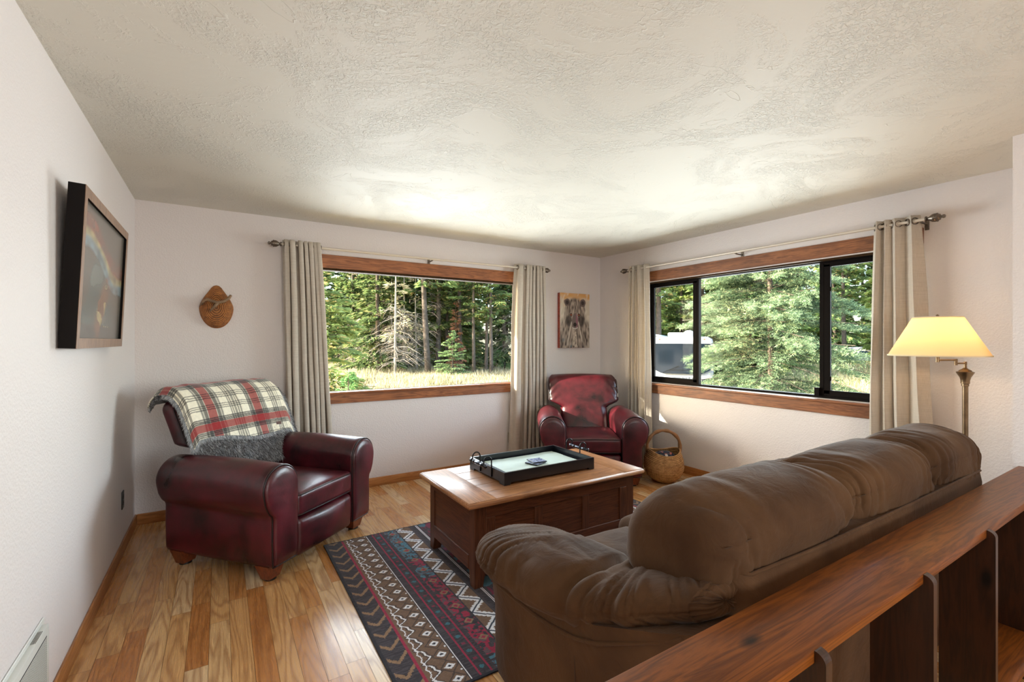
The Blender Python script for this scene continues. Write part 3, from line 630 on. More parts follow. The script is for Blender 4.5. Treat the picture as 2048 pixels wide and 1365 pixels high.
# ------------------------------------------------------------------ leather recliners (front faces -Y in local space)
def arm_profile(s, y, grow=1.0):
    """closed outline of the rolled arm in (x, z); s = side"""
    top = 0.540 + 0.014 * math.cos((y + .05) * 3.2) ; r = 0.126 * grow; cx = 0.389
    P = [(.268, .094), (.266, .30), (.264, .46)]
    for a in np.linspace(PI, -0.25, 15): P.append((cx + r * math.cos(a), top + r * math.sin(a)))
    P += [(.498, .455), (.476, .412), (.456, .392), (.450, .37), (.452, .25), (.448, .094)]
    return [(s * x, z) for x, z in P]
def resample(P, n):
    P = np.array(P); d = np.r_[0, np.cumsum(np.linalg.norm(np.diff(np.vstack([P, P[:1]]), axis=0), axis=1))]; Q = np.vstack([P, P[:1]])
    t = np.linspace(0, d[-1], n, endpoint=False); return np.stack([np.interp(t, d, Q[:, k]) for k in (0, 1)], -1)
def make_recliner(label, loc, rz, seed, wrinkle):
    root = thing('recliner_armchair', label, 'armchair', loc, rz)
    for s in (-1, 1):
        m = MB(); rings = []
        for y in list(np.linspace(-.425, .36, 34)):
            k = 1 - .10 * sstep(.18, .36, y) ; 
            rings.append([(p[0], y, p[1]) for p in resample(arm_profile(s, y), 96)])
        # rounded ends
        def shrink(ring, f, dy):
            c = np.mean(np.array(ring), axis=0); return [((p[0] - c[0]) * f + c[0], p[1] + dy, (p[2] - c[2]) * f + c[2]) for p in ring]
        rings = [shrink(rings[0], .985, -.008)] + rings + [shrink(rings[-1], .985, .012), shrink(rings[-1], .95, .024), shrink(rings[-1], .87, .034), shrink(rings[-1], .68, .040), shrink(rings[-1], .3, .042)]
        m.loft(rings); a = m.build('arm', M['leather'], root, True)
        # padded front panel
        m = MB(); base = resample(arm_profile(s, -.42), 56); c = base.mean(0); rr = []
        for f, dy in ((.97, -.432), (.965, -.446), (.93, -.455), (.80, -.460), (.5, -.463), (.1, -.464)):
            rr.append([((p[0] - c[0]) * f + c[0], dy, (p[1] - c[1]) * f + c[1]) for p in base])
        m.loft(rr); m.build('front_panel', M['leather'], a, True)
        m = MB(); P = resample(arm_profile(s, -.42, 1.0), 90); c = P.mean(0)
        m.tube([((p[0] - c[0]) * .985 + c[0], -.440, (p[1] - c[1]) * .985 + c[1]) for p in P], .0052, 6, closed=True); m.build('piping', M['piping'], a, True)
    MB().rbox((-.440, -.40, .082), (.440, .37, .24), .02, 3).build('base_frame', M['leather'], root, True, 40)
    def bulge(x, y, z):
        k = max(0, 1 - (x / .26) ** 2) * max(0, 1 - ((y + .14) / .31) ** 2); return (x, y, z + (.028 * k if z > .4 else 0))
    sc_ = MB().rbox((-.262, -.448, .315), (.262, .17, .463), .032, 4, bulge, 6).build('seat_cushion', M['leather'], root, True)
    for z, yy in ((.448, -.446), (.328, -.446)):
        MB().tube([(-.255, yy + .06, z), (-.252, yy + .012, z), (-.235, yy - .001, z), (0, yy - .004, z + (.006 if z > .4 else 0)), (.235, yy - .001, z), (.252, yy + .012, z), (.255, yy + .06, z)], .0045, 6).build('piping', M['piping'], sc_, True)
    def fb(x, y, z):
        k = max(0, 1 - (x / .26) ** 2) * max(0, 1 - ((z - .2) / .1) ** 2); return (x, y - (.022 * k if y < -.3 else 0) + .03 * max(0, (.2 - z)) * (y < -.3), z)
    MB().rbox((-.258, -.448, .072), (.258, -.05, .308), .035, 4, fb, 5).build('footrest_panel', M['leather'], root, True)
    # reclined, flared back
    rings = []; T = np.linspace(0, 1, 44)
    for tt in T:
        z = .36 + .635 * tt; w = .250 + .135 * float(sstep(.655, .735, z)); cy = .215 + .285 * tt - .02 * math.sin(tt * PI); th = .088
        if tt < .06: th *= .75 + .25 * tt / .06
        if tt > .88: k = (tt - .88) / .12; th *= math.sqrt(max(0.0, 1 - k * k)) * .9 + .1; w -= .045 * k * k; z -= 0
        ring = []
        for a in np.linspace(0, 2 * PI, 72, endpoint=False):
            cx_, sy_ = float(spow(np.cos(a), .32)), float(spow(np.sin(a), .62)); x = w * cx_; y = cy + th * sy_
            if sy_ < 0: y -= .018 * (1 - (x / w) ** 2) * math.sin(min(1, tt * 1.1) * PI)
            zz = z + .012 * (1 - (x / max(w, .01)) ** 2) * tt
            if wrinkle and sy_ < 0:
                dx, dz = x - .045, zz - .66; g = math.exp(-(dx * dx + dz * dz) / .022)
                y += .008 * g * math.sin(46 * dx + 9 * dz + 3 * float(noise(dx * 9, dz * 9, 0, seed))) + .006 * math.exp(-((abs(x) - .33) / .06) ** 2) * math.sin(70 * (zz + .9 * abs(x))) * (1 if zz > .72 else 0)
            ring.append((x, y, zz))
        rings.append(ring)
    b = MB().loft(rings).build('back', M['leather'], root, True)
    for s in (-1, 1):
        pts = []
        for tt in np.linspace(.47, .93, 16):
            z = .36 + .635 * tt; w = .250 + .135 * float(sstep(.655, .735, z)) - (.045 * ((tt - .88) / .12) ** 2 if tt > .88 else 0); cy = .215 + .285 * tt - .02 * math.sin(tt * PI)
            pts.append((s * (w - .006), cy - .060, z))
        MB().tube(pts, .0045, 6).build('piping', M['piping'], b, True)
    for sx, y in ((-1, -.36), (1, -.36), (-1, .30), (1, .30)):
        m = MB(); cx = sx * .385; hx = .064; rr = []
        for z, k in ((.012, .62), (.045, .76), (.097, 1.0)):
            rr.append([(cx + hx * k * a, y + .05 * k * b_, z) for a, b_ in ((-1, -1), (1, -1), (1, 1), (-1, 1))])
        lg = m.loft(rr).build('leg', M['footwood'], root); MB().lathe([(.034, 0.0005), (.034, .012)], (cx, y, 0), 20).build('glide', M['dark_plastic'], lg)
    return root
rec1 = make_recliner('burgundy leather recliner in the left corner with the plaid throw over its back', (.306, 3.564, 0), math.atan2(.65, .76), 1, False)
rec2 = make_recliner('burgundy leather recliner in the far corner with sunlight on its bare back', (3.225, 3.68, 0), math.atan2(-.55, .835), 2, True)

# ------------------------------------------------------------------ plaid and fur throw on the left recliner
c_, s_ = math.cos(rec1.rotation_euler.z), math.sin(rec1.rotation_euler.z)
throw = thing('throw_blanket', 'folded plaid throw with shaggy grey fur lining over the left recliner back', 'blanket', (.306, 3.564, 0), rec1.rotation_euler.z)
PATH = np.array([(.588, .86), (.592, .93), (.585, .985), (.565, 1.015), (.53, 1.032), (.46, 1.032), (.395, .985), (.345, .90), (.305, .80), (.268, .70), (.235, .62), (.210, .55), (.195, .49)])
pd = np.r_[0, np.cumsum(np.linalg.norm(np.diff(PATH, axis=0), axis=1))]; pd /= pd[-1]
def on_path(q): return np.interp(q, pd, PATH[:, 0]), np.interp(q, pd, PATH[:, 1])
def smooth_path(q):
    a = [on_path(np.clip(q + d, 0, 1)) for d in (-.03, -.015, 0, .015, .03)]; return sum(x[0] for x in a) / 5, sum(x[1] for x in a) / 5
def drape(S, Q, off, seed, side=0.0):
    y, z = smooth_path(Q); y2, z2 = smooth_path(np.clip(Q + .01, 0, 1)); ty, tz = y2 - y, z2 - z; L = np.hypot(ty, tz) + 1e-9; ny, nz = tz / L, -ty / L
    flip = np.where(ny * (y - .45) + nz * (z - .8) < 0, -1, 1); ny, nz = ny * flip, nz * flip
    w = off + .007 * noise(S * 5, Q * 4, 0, seed) + .007 * np.sin(S * 13 + 2 * np.sin(Q * 6)) * sstep(.55, 1, Q) + .003 * noise(S * 14, Q * 12, 0, seed + 2)
    x = S * .405 + side; drop = .05 * sstep(.9, 1.02, np.abs(S)); 
    return np.stack([x, y + ny * w + .0, z + nz * w - drop + .01 * (1 - S * S)], -1)
nu, nv = 150, 170; S, Q0 = np.meshgrid(np.linspace(-1, 1, nu), np.linspace(0, 1, nv), indexing='ij')
qe = .75 + .04 * S + .02 * np.sin(S * 4 + 1); Q = .13 + Q0 * (qe - .13); P = drape(S, Q, .044, 5, .025)
Sc, Qc = (S[:-1, :-1] + S[1:, 1:]) / 2, (Q[:-1, :-1] + Q[1:, 1:]) / 2
def tartan(a, b):
    img = np.zeros(a.shape + (3,)); img[:] = lin((244, 238, 218))
    for c, (co, p, ofs) in enumerate(((a, .40, .16), (b, .46, .33))):
        f = np.abs(((co - ofs + p / 2) % p) - p / 2)
        img = over(img, (f < .085) * .42, lin((70, 72, 76))); img = over(img, (f < .034) * .78, lin((158, 34, 40)))
        for l, w in ((.045, .006), (.060, .006), (.078, .005)): img = over(img, (np.abs(f - l) < w) * .62, lin((28, 32, 38)))
        for l in (.16, .178, .196): img = over(img, (np.abs(f - l) < .0045) * .6, lin((34, 36, 42)))
    return img * (1 + .06 * noise(a * 90, b * 90)[..., None])
pl = fast_mesh('plaid_side', P.reshape(-1, 3), gridf(nu, nv), M['plaid'], throw, True, tartan(Sc * .45 + .02, Qc * 1.25).reshape(-1, 3))
md = pl.modifiers.new('thick', 'SOLIDIFY'); md.thickness = .008; md.offset = -1
tg = MB(); p = drape(np.array([.60, .72, .72, .60]), np.array([.690, .692, .718, .716]), .051, 5, .025); q_ = drape(np.array([.60, .72, .72, .60]), np.array([.690, .692, .718, .716]), .0545, 5, .025)
tg.add(np.vstack([p, q_]), [(0,1,2,3),(7,6,5,4),(0,4,5,1),(1,5,6,2),(2,6,7,3),(3,7,4,0)]); tg.build('label_patch', M['label_brown'], throw)
S, Q = np.meshgrid(np.linspace(-1.0, 1.12, 90), np.linspace(.11, 1, 90), indexing='ij'); FP = drape(S, Q, .028, 6, .025)
fm = fast_mesh('fur_backing', FP.reshape(-1, 3), gridf(90, 90), M['fur'], throw, True, np.tile(lin((110, 108, 106)), (89 * 89, 1)))
def fur(name, pts, nrm, down, n, L, cols, seed, parent, wid=.0016):
    r = np.random.default_rng(seed); i = r.integers(0, len(pts), n); p = pts[i] + r.normal(0, .002, (n, 3)); d = nrm[i] * r.uniform(.25, .75, (n, 1)) + down[i] * r.uniform(.5, 1.1, (n, 1)) + r.normal(0, .28, (n, 3))
    d /= np.linalg.norm(d, axis=1, keepdims=True); l = L * r.uniform(.5, 1.1, (n, 1)); sd = np.cross(d, r.normal(0, 1, (n, 3))); sd /= np.linalg.norm(sd, axis=1, keepdims=True) + 1e-9
    sd *= wid; m_ = p + d * l * .55 + r.normal(0, .0015, (n, 3)); t_ = p + d * l + np.array([0, 0, -1]) * l * .25
    V = np.stack([p - sd, p + sd, m_ + sd * .8, m_ - sd * .8, t_], 1).reshape(-1, 3); b = np.arange(n)[:, None] * 5
    F = np.concatenate([b + [0, 1, 2], b + [0, 2, 3], b + [3, 2, 4]]); C = np.asarray(cols)[r.integers(0, len(cols), n)] * r.uniform(.7, 1.2, (n, 1))
    return fast_mesh(name, V, F, M['fur'], parent, False, np.concatenate([C, C, C]), 'stuff')
Qf = np.gradient(FP, axis=1); Sf = np.gradient(FP, axis=0); N = np.cross(Sf, Qf); N /= np.linalg.norm(N, axis=2, keepdims=True) + 1e-9
if (N[45, 80, 1]) > 0: N = -N
Dn = Qf / (np.linalg.norm(Qf, axis=2, keepdims=True) + 1e-9)
sel = np.zeros((90, 90), bool); sel[:, 54:] = True; sel[:3] = True; sel[-12:] = True
greys = [lin((120, 120, 122)), lin((158, 158, 160)), lin((192, 194, 198)), lin((92, 90, 92))]
fur('grey_fur', FP[sel], N[sel], Dn[sel], 26000, .036, greys, 3, throw)
E1 = P[:, -1]; E2 = P[-1, :]; E0 = P[0, :]; n1 = np.tile([0, -.6, -.2], (nu, 1)); d1 = np.tile([0, -.15, -1.0], (nu, 1))
pts = np.vstack([E1, E2, E0[40:]]); nn = np.vstack([n1, np.tile([.9, -.3, 0], (nv, 1)), np.tile([-.6, -.2, 0], (nv - 40, 1))]); dd = np.vstack([d1, np.tile([.6, 0, -.6], (nv, 1)), np.tile([-.2, 0, -1], (nv - 40, 1))])
fur('fur_trim', pts, nn, dd, 9000, .026, [lin((190, 194, 198)), lin((160, 166, 172)), lin((210, 212, 214))], 4, throw)

# ------------------------------------------------------------------ sofa
sofa = thing('sofa', 'brown microfibre three-seat sofa with gathered pillow arms, its back to the pine ledge', 'sofa', (2.1, 1.25, 0))
OFF = np.array([2.1, 1.25, 0])
def crease(a, b, seed, sharp=2.0):
    n_ = noise(a, b, 0, seed); return np.exp(-np.abs(n_) * sharp * 3)
def disp(V, F, amt): return V + vnormals(V, F) * amt[:, None]
def sofa_arm(side):
    V, F = superell((0, 0, 0), (1, 1, 1), .42, .80, 110, 200, axis=1)
    yy = V[:, 1]; Y = 1.245 + yy * .515; yt = [.70, .75, .90, 1.10, 1.35, 1.55, 1.70, 1.78]
    top = np.interp(Y, yt, [.745, .760, .722, .668, .655, .640, .610, .575]); bot = np.interp(Y, yt, [.66, .64, .565, .485, .450, .430, .415, .41])
    cx = np.interp(Y, yt, [1.125, 1.115, 1.07, 1.045, 1.035, 1.03, 1.03, 1.03]); hw = np.interp(Y, yt, [.11, .125, .155, .172, .172, .168, .165, .165])
    X = cx + V[:, 0] * hw; Z = (top + bot) / 2 + V[:, 2] * (top - bot) / 2
    ang = np.arctan2(V[:, 2], V[:, 0]); W = np.stack([X, Y, Z], -1)
    s01 = np.clip((1 - V[:, 0]) / 2, 0, 1); low = sstep(.1, .9, -V[:, 2]); s_arc = np.where(V[:, 2] > 0, s01 * .7, .7 * s01 + .4 * low * (V[:, 0] < 0))
    fan = Y - 1.13; phi = fan / (.30 + .62 * s_arc); n1_ = noise(phi * 13 + .5 * np.sin(s_arc * 5), s_arc * 1.3, 0, 7); n2_ = noise(phi * 31, s_arc * 2.0, 0, 17)
    bil = lambda n: np.sqrt(np.abs(n)) - .55
    wt = (.25 + .75 * np.exp(-(phi / .55) ** 2)) * (1 - .6 * low) * (1 - sstep(.85, .97, np.abs(yy)))
    amt = .026 * bil(n1_) * wt + .013 * bil(n2_) * wt - .026 * np.exp(-((phi + .02) / .02) ** 2) * (1 - low) + .010 * noise(Y * 3.1, ang * .8, 0, 19)
    amt -= .004 * np.exp(-((V[:, 2] + .12) / .025) ** 2) * (V[:, 0] < 0)
    e_ = np.abs(yy) > .93; amt -= e_ * .008 * np.abs(np.sin(ang * 9))
    W = disp(W, F, amt)
    if side > 0: W[:, 0] = 4.2 - W[:, 0]; F = F[:, ::-1]
    a = fast_mesh('arm_pillow', W - OFF, F, M['sofa'], sofa, True)
    X_ = lambda x: (4.2 - x if side > 0 else x) - OFF[0]
    # upholstered arm body below the pillow
    m = MB(); rings = []
    for y, xo, xi, zt in ((.715, 1.02, 1.20, .66), (.80, .965, 1.2, .64), (1.0, .925, 1.2, .57), (1.2, .915, 1.2, .52), (1.5, .925, 1.2, .47), (1.62, .938, 1.2, .45), (1.655, .955, 1.19, .44)):
        rings.append([(X_(x_), y - OFF[1], z_) for x_, z_ in ((xo + .012, .045), (xo, .10), (xo, .30), (xo - .012, zt - .05), (xo - .02, zt), (xi, zt), (xi, .3), (xi, .045))])
    body = m.loft(rings).build('arm_body', M['sofa'], sofa, True, 60)
    sm = [(X_(np.interp(y, [.72, .8, 1.0, 1.2, 1.5, 1.7], [.995, .955, .912, .900, .912, .93])), y - OFF[1], np.interp(y, [.72, .80, .9, 1.0, 1.1, 1.3, 1.5, 1.7], [.665, .615, .565, .515, .482, .452, .438, .425])) for y in np.linspace(.76, 1.64, 30)]
    MB().tube(sm, .007, 6).build('welt', M['sofa'], a, True)
    if side < 0:
        MB().tube([(X_(.914), 1.10 - OFF[1], .06), (X_(.913), 1.10 - OFF[1], .46)], .0016, 5).build('seam', M['sofa_seam'], body, True)
sofa_arm(-1); sofa_arm(1)
def sbox(lo, hi, r, name, parent=None, fn=None, sub=0): return MB().rbox([a - b for a, b in zip(lo, OFF)], [a - b for a, b in zip(hi, OFF)], r, 4, fn, sub).build(name, M['sofa'], parent or sofa, True, 60)
sbox((1.16, .74, .05), (3.04, 1.66, .30), .03, 'base')
m = MB(); rings = []
for z, y0, y1 in ((.045, .745, .90), (.10, .735, .92), (.50, .715, .92), (.70, .705, .90), (.755, .715, .88)):
    rings.append([(x - OFF[0], y - OFF[1], z) for x, y in ((1.05 + .10 * (z > .6), y0 + .04), (1.10 + .10 * (z > .6), y0), (2.1, y0 - .008), (3.12, y0), (3.16, y0 + .04), (3.16, y1), (1.05 + .10 * (z > .6), y1))])
bk = m.loft(rings).build('back_frame', M['sofa'], sofa, True, 60)
MB().tube([(x - OFF[0], y - OFF[1], .757) for x, y in ((1.17, .75), (1.20, .716), (1.5, .704), (2.1, .702), (2.7, .704), (3.10, .708), (3.15, .745))], .006, 6).build('welt', M['sofa'], bk, True)
for k, (x0, x1) in enumerate(((1.085, 1.875), (1.845, 2.605), (2.575, 3.215))):
    V, F = superell((0, 0, 0), (1, 1, 1), .36, .72, 120, 170, axis=0)
    xx = V[:, 0]; cx, hx = (x0 + x1) / 2, (x1 - x0) / 2; yy, zz = V[:, 1], V[:, 2]
    X = cx + xx * hx; Y = .905 + yy * .195 - .02 * zz + .012 * xx * xx; Z = .775 + zz * (.162 + .012 * (1 - xx * xx)) + .02 * yy * 0 - .03 * sstep(.2, 1, yy) * 1.0
    ang = np.arctan2(zz, yy); W = np.stack([X, Y, Z], -1)
    edge = sstep(.25, .95, np.abs(xx)); q = X * 22 + .7 * np.sin(ang + k) + .6 * noise(X * 5, ang * 1.2, 0, 30 + k)
    fine_ = (1.0, 1.3, 1.7)[k]
    bil = lambda n: np.sqrt(np.abs(n)) - .55
    amt = .024 * bil(noise(X * 9 + .6 * np.sin(ang * 1.3 + k), ang * .55, 0, 41 + k)) * (.30 + .7 * edge) + .015 * bil(noise(X * 25 * fine_ + .8 * np.sin(ang + k * 2), ang * .7, 0, 51 + k)) * (.35 + .65 * edge) * fine_ + .007 * noise(X * 5, ang * 1.4, 0, 60 + k)
    amt -= .004 * np.exp(-((ang - 2.75) / .03) ** 2)
    W = disp(W, F, amt * (1 - sstep(.86, 1, np.abs(xx)) * .95)); c = fast_mesh('back_cushion', W - OFF, F, M['sofa'], sofa, True)
    MB().tube([(cx + (t_ * .93) * hx - OFF[0], .722 + .012 * t_ * t_ - OFF[1] - .0, .845 + .006 * math.cos(t_ * 3)) for t_ in np.linspace(-1, 1, 14)], .0012, 5).build('seam', M['sofa_seam'], c, True)
sbox((1.26, .86, .36), (2.94, 1.06, .62), .05, 'back_padding')
for k, (x0, x1, yf) in enumerate(((1.19, 1.765, 1.70), (1.765, 2.43, 1.80), (2.43, 3.01, 1.74))):
    def sb(x, y, z, x0=x0 - OFF[0], x1=x1 - OFF[0], yf=yf - OFF[1]):
        k_ = max(0, 1 - ((x - (x0 + x1) / 2) / ((x1 - x0) / 2)) ** 2); j = max(0, 1 - ((y - (yf - .38)) / .42) ** 2); return (x, y, z + (.03 * k_ ** .6 * j ** .6 + .004 * math.sin(x * 40 + y * 9) * k_ * j if z > .38 else 0))
    sbox((x0, .95, .29), (x1, yf, .452), .05, 'seat_cushion', fn=sb, sub=9)
for x in (1.02, 3.18):
    for y in (.80, 1.58): MB().rbox((x - .03 - OFF[0], y - .03 - OFF[1], .0005), (x + .03 - OFF[0], y + .03 - OFF[1], .05), .004, 1).build('leg', M['dark_plastic'], sofa)

# ------------------------------------------------------------------ rug
def rugcol(a, b):
    a = np.minimum(a, 2.45 - a); bl = lin((46, 40, 46)); br = lin((110, 84, 64)); rd = lin((146, 28, 60)); wh = lin((222, 222, 226)); te = lin((66, 116, 134)); tn = lin((138, 108, 80))
    st = noise(a * 150, b * 900, 0, 1); st2 = noise(a * 240, b * 240, 0, 2)
    img = np.zeros(a.shape + (3,)); img[:] = bl; img = over(img, (noise(a * 30, b * 420, 0, 7) > .15) * .35, lin((84, 74, 82)))
    z = (a > .018) & (a < .112); p = .104; w = np.abs(((b - 1.1 * np.abs(a - .056)) % p) - p / 2); img = over(img, z & (w < .0120 + .004 * st2), tn)
    z = (a > .122) & (a < .272); img = over(img, z, br); 
    cx = .232; p = .086; bb = (b % p) - p / 2; r = np.abs(a - cx) + np.abs(bb); dm = np.abs(a - cx) * .8 + np.abs(bb)
    img = over(img, z & (np.abs(r - .040) < .0045), lin((70, 54, 46))); img = over(img, z & (dm < .0205), wh); img = over(img, z & (dm < .008), lin((36, 38, 52)))
    b2 = ((b + p / 2) % p) - p / 2; img = over(img, z & (np.hypot(a - .266, b2) < .005), wh)
    p2 = .106; ph = b * 2 * PI / p2; cv = .165 + .016 * np.sin(ph) + .008 * np.sin(2 * ph + .6); img = over(img, z & (np.abs(a - cv) < .0125) , lin((70, 54, 46))); img = over(img, z & (np.abs(a - cv) < .0048 + .001 * st2), wh)
    e_ = .138 + .010 * np.abs(np.sin(ph)); img = over(img, z & (np.abs(a - e_) < .003), wh)
    img = over(img, (np.abs(a - .116) < .006), rd); img = over(img, np.abs(a - .277) < .0030, wh)
    img = over(img, (np.abs(a - .320) < .0042) | (np.abs(a - .372) < .0042), rd); 
    bb = (b % .116) - .058; img = over(img, (np.hypot(a - .346, bb) < .012 + .003 * st2) , lin((50, 104, 116))); bb = ((b + .058) % .116) - .058; img = over(img, (np.abs(a - .346) < .008) & (np.abs(bb) < .008), lin((120, 32, 56)))
    z = (a > .40) & (a < .482); n_ = noise(a * 60, b * 60, 0, 11); big = np.where((b > 1.12) | (b < .10) | (np.abs(b - .95) < .07), -1.0, 1.0); img = over(img, z & (n_ > -.25) & (big < .1), te); img = over(img, z & (n_ > -.15) & (big >= .1), rd); img = over(img, z & (n_ > .45), lin((92, 70, 76)))
    bb = (b % .15) - .075; r = np.abs(a - .446) + np.abs(bb); img = over(img, z & (r < .026), tn); img = over(img, z & (r < .014), rd)
    z = (a > .488) & (a < .585); u_ = (a - .488) / .097; img = over(img, z, br); p = .17; bb = b % p; tri = np.abs(bb - p / 2) / (p / 2); saw = .07 * (np.abs((b % .016) - .008) / .008)
    d_ = tri - u_; img = over(img, z & (np.abs(d_) < .24 + 1.6 * saw), wh); img = over(img, z & (np.abs(d_) < .07), lin((44, 54, 70)))
    img = over(img, (a > .590) & (a < .600), lin((64, 56, 60))); img = over(img, (np.abs(a - .637) < .0022) | (np.abs(a - .646) < .0022), wh)
    z = (a > .66); n_ = noise(a * 70, b * 25, 0, 12); img = over(img, z & (n_ > .0), lin((112, 26, 56))); img = over(img, z & (noise(a * 16, b * 16, 0, 15) > .45), te * .8)
    bb = (b % .05) - .025; img = over(img, (np.abs(a - .76) + np.abs(bb) < .006), wh)
    z = (a > .84) & (a < .98); img = over(img, z, br); p = .10; bb = b % p; d_ = np.abs(bb - p / 2) / (p / 2) - (a - .84) / .14; img = over(img, z & (np.abs(d_) < .16), wh)
    img = over(img, (a < .012) | (b < .012) | (b > 1.638), lin((24, 24, 34)))
    return img * (1 + .16 * st + .1 * st2)[..., None]
rug = thing('area_rug', 'striped tribal-pattern area rug in charcoal, brown, teal and red under the chest', 'rug', (1.815, 2.505, 0))
nu, nv = 560, 400; A, B = np.meshgrid(np.linspace(0, 2.45, nu + 1), np.linspace(0, 1.65, nv + 1), indexing='ij')
Vr = np.stack([A - 1.225, B - .825, .0075 + .0006 * noise(A * 60, B * 60)], -1)
Ac, Bc = (A[:-1, :-1] + A[1:, 1:]) / 2, (B[:-1, :-1] + B[1:, 1:]) / 2
fast_mesh('pile', Vr.reshape(-1, 3), gridf(nu + 1, nv + 1), M['rug'], rug, colors=np.clip(rugcol(Ac, Bc), 0.001, 1).reshape(-1, 3))
MB().rbox((-1.2255, -.8255, .0006), (1.2255, .8255, .0066), .002, 1).build('bound_edge', simple('rug_binding', rgb(26, 26, 36), .9), rug)

# ------------------------------------------------------------------ blanket chest used as coffee table
chest = thing('blanket_chest', 'brown panelled wooden chest serving as coffee table in the middle of the rug', 'coffee table', (1.806, 2.61, .0085))
X0, X1, Y0, Y1 = -.616, .616, -.32, .32; ZT = .455
for sx in (-1, 1):
    for sy in (-1, 1):
        x0 = sx * .616 - (0.07 if sx > 0 else 0); y0 = sy * .32 - (.07 if sy > 0 else 0); m = MB(); rings = []
        for z, t_ in ((0, .018), (.09, 0.0), (ZT, 0.0)):
            xa, xb = (x0, x0 + .07 - t_) if sx < 0 else (x0 + t_, x0 + .07); ya, yb = (y0, y0 + .07 - t_) if sy < 0 else (y0 + t_, y0 + .07)
            rings.append([(xa, ya, z), (xb, ya, z), (xb, yb, z), (xa, yb, z)])
        m.loft(rings).build('leg', M['chest_z'], chest)
for sy in (-1, 1):
    y0 = sy * .312 - .012; nm = 'front_frame' if sy < 0 else 'back_frame'
    m = MB(); m.rbox((X0 + .07, y0, ZT - .075), (X1 - .07, y0 + .024, ZT), .003, 1); m.rbox((X0 + .07, y0, .085), (X1 - .07, y0 + .024, .165), .003, 1)
    f_ = m.build('long_rails', M['chest'], chest)
    for x in (X0 + .10, -.184, .184, X1 - .10):
        w_ = .03 if abs(x) > .3 else .028; MB().rbox((x - w_, y0, .165), (x + w_, y0 + .024, ZT - .075), .003, 1).build('stile', M['chest_z'], chest)
    for a, b in ((X0 + .13, -.212), (-.156, .156), (.212, X1 - .13)): MB().box((a, y0 + .008, .16), (b, y0 + .016, ZT - .07)).build('panel', M['chest'], chest)
for sx in (-1, 1):
    x0 = sx * .608 - .012; m = MB(); m.rbox((x0, Y0 + .07, ZT - .06), (x0 + .024, Y1 - .07, ZT), .003, 1); m.rbox((x0, Y0 + .07, .085), (x0 + .024, Y1 - .07, .165), .003, 1); m.build('end_rails', M['chest_y'], chest)
    MB().box((x0 + .008, Y0 + .069, .16), (x0 + .016, Y1 - .069, ZT - .055)).build('end_panel', M['chest_y'], chest)
MB().box((X0 + .02, Y0 + .02, .10), (X1 - .02, Y1 - .02, .115)).build('bottom_board', M['chest'], chest)
lid = MB(); ys = (-.355, -.222, -.085, .045, .20, .355)
for a, b in zip(ys[:-1], ys[1:]): lid.rbox((-.49, a + .0008, ZT + .001), (.49, b - .0008, ZT + .0365), .0025, 1)
lid = lid.build('lid', M['lid'], chest)
for sx in (-1, 1): MB().rbox((sx * .579 - .0885, -.356, ZT + .001), (sx * .579 + .0885, .356, ZT + .037), .003, 2).build('breadboard_end', M['lid_y'], lid, True, 40)
ed = MB(); ed.tube([(-.667, -.355, ZT + .018), (.667, -.355, ZT + .018), (.667, .355, ZT + .018), (-.667, .355, ZT + .018)], .0165, 8, closed=True); ed.build('moulded_edge', M['lid'], lid, True)
LZ = .0085 + ZT + .0375
# serving tray
tray = thing('serving_tray', 'black wooden serving tray with wire and bar handles on the chest', 'tray', (1.82, 2.65, LZ))
m = MB(); m.box((-.345, -.215, .018), (.345, .215, .026)); m.build('tray_bottom', M['tray'], tray)
def notched(a, b, ax, pos):
    """tray wall with little bracket feet"""
    P = [(a, 0), (a + .04, 0), (a + .05, .014), (b - .05, .014), (b - .04, 0), (b, 0), (b, .078), (a, .078)]; m = MB()
    r0 = [((p[0], pos, p[1]) if ax == 'x' else (pos, p[0], p[1])) for p in P]; r1 = [((p[0], pos + .014, p[1]) if ax == 'x' else (pos + .014, p[0], p[1])) for p in P]
    return m.loft([r0, r1])
notched(-.36, .36, 'x', -.23).build('tray_side', M['tray'], tray); notched(-.36, .36, 'x', .216).build('tray_side', M['tray'], tray)
notched(-.216, .216, 'y', -.36).build('tray_end', M['tray'], tray); notched(-.216, .216, 'y', .346).build('tray_end', M['tray'], tray)
for s in (-1, 1):
    m = MB()
    for y in (-.077, .075):
        pts = [(s * .363, y, .02), (s * .363, y, .115)] + [(s * (.363 + .028 - .028 * math.cos(a)), y, .118 + .030 * math.sin(a)) for a in np.linspace(.2, PI, 12)] + [(s * .419, y, .098)]
        m.tube(pts, .0046, 8)
    h = m.build('handle', M['black_metal'], tray, True)
    m = MB(); m.lathe([(.006, -.105), (.012, -.10), (.012, -.09), (.007, -.086), (.007, -.07), (.011, -.064), (.013, -.05), (.009, -.04), (.011, -.03), (.012, 0), (.011, .03), (.009, .04), (.013, .05), (.011, .064), (.007, .07), (.007, .086), (.012, .09), (.012, .10), (.006, .105)], (s * .419, -.001, .096), 16, 'y'); m.build('grip', M['dark_chrome'], h, True, 50)
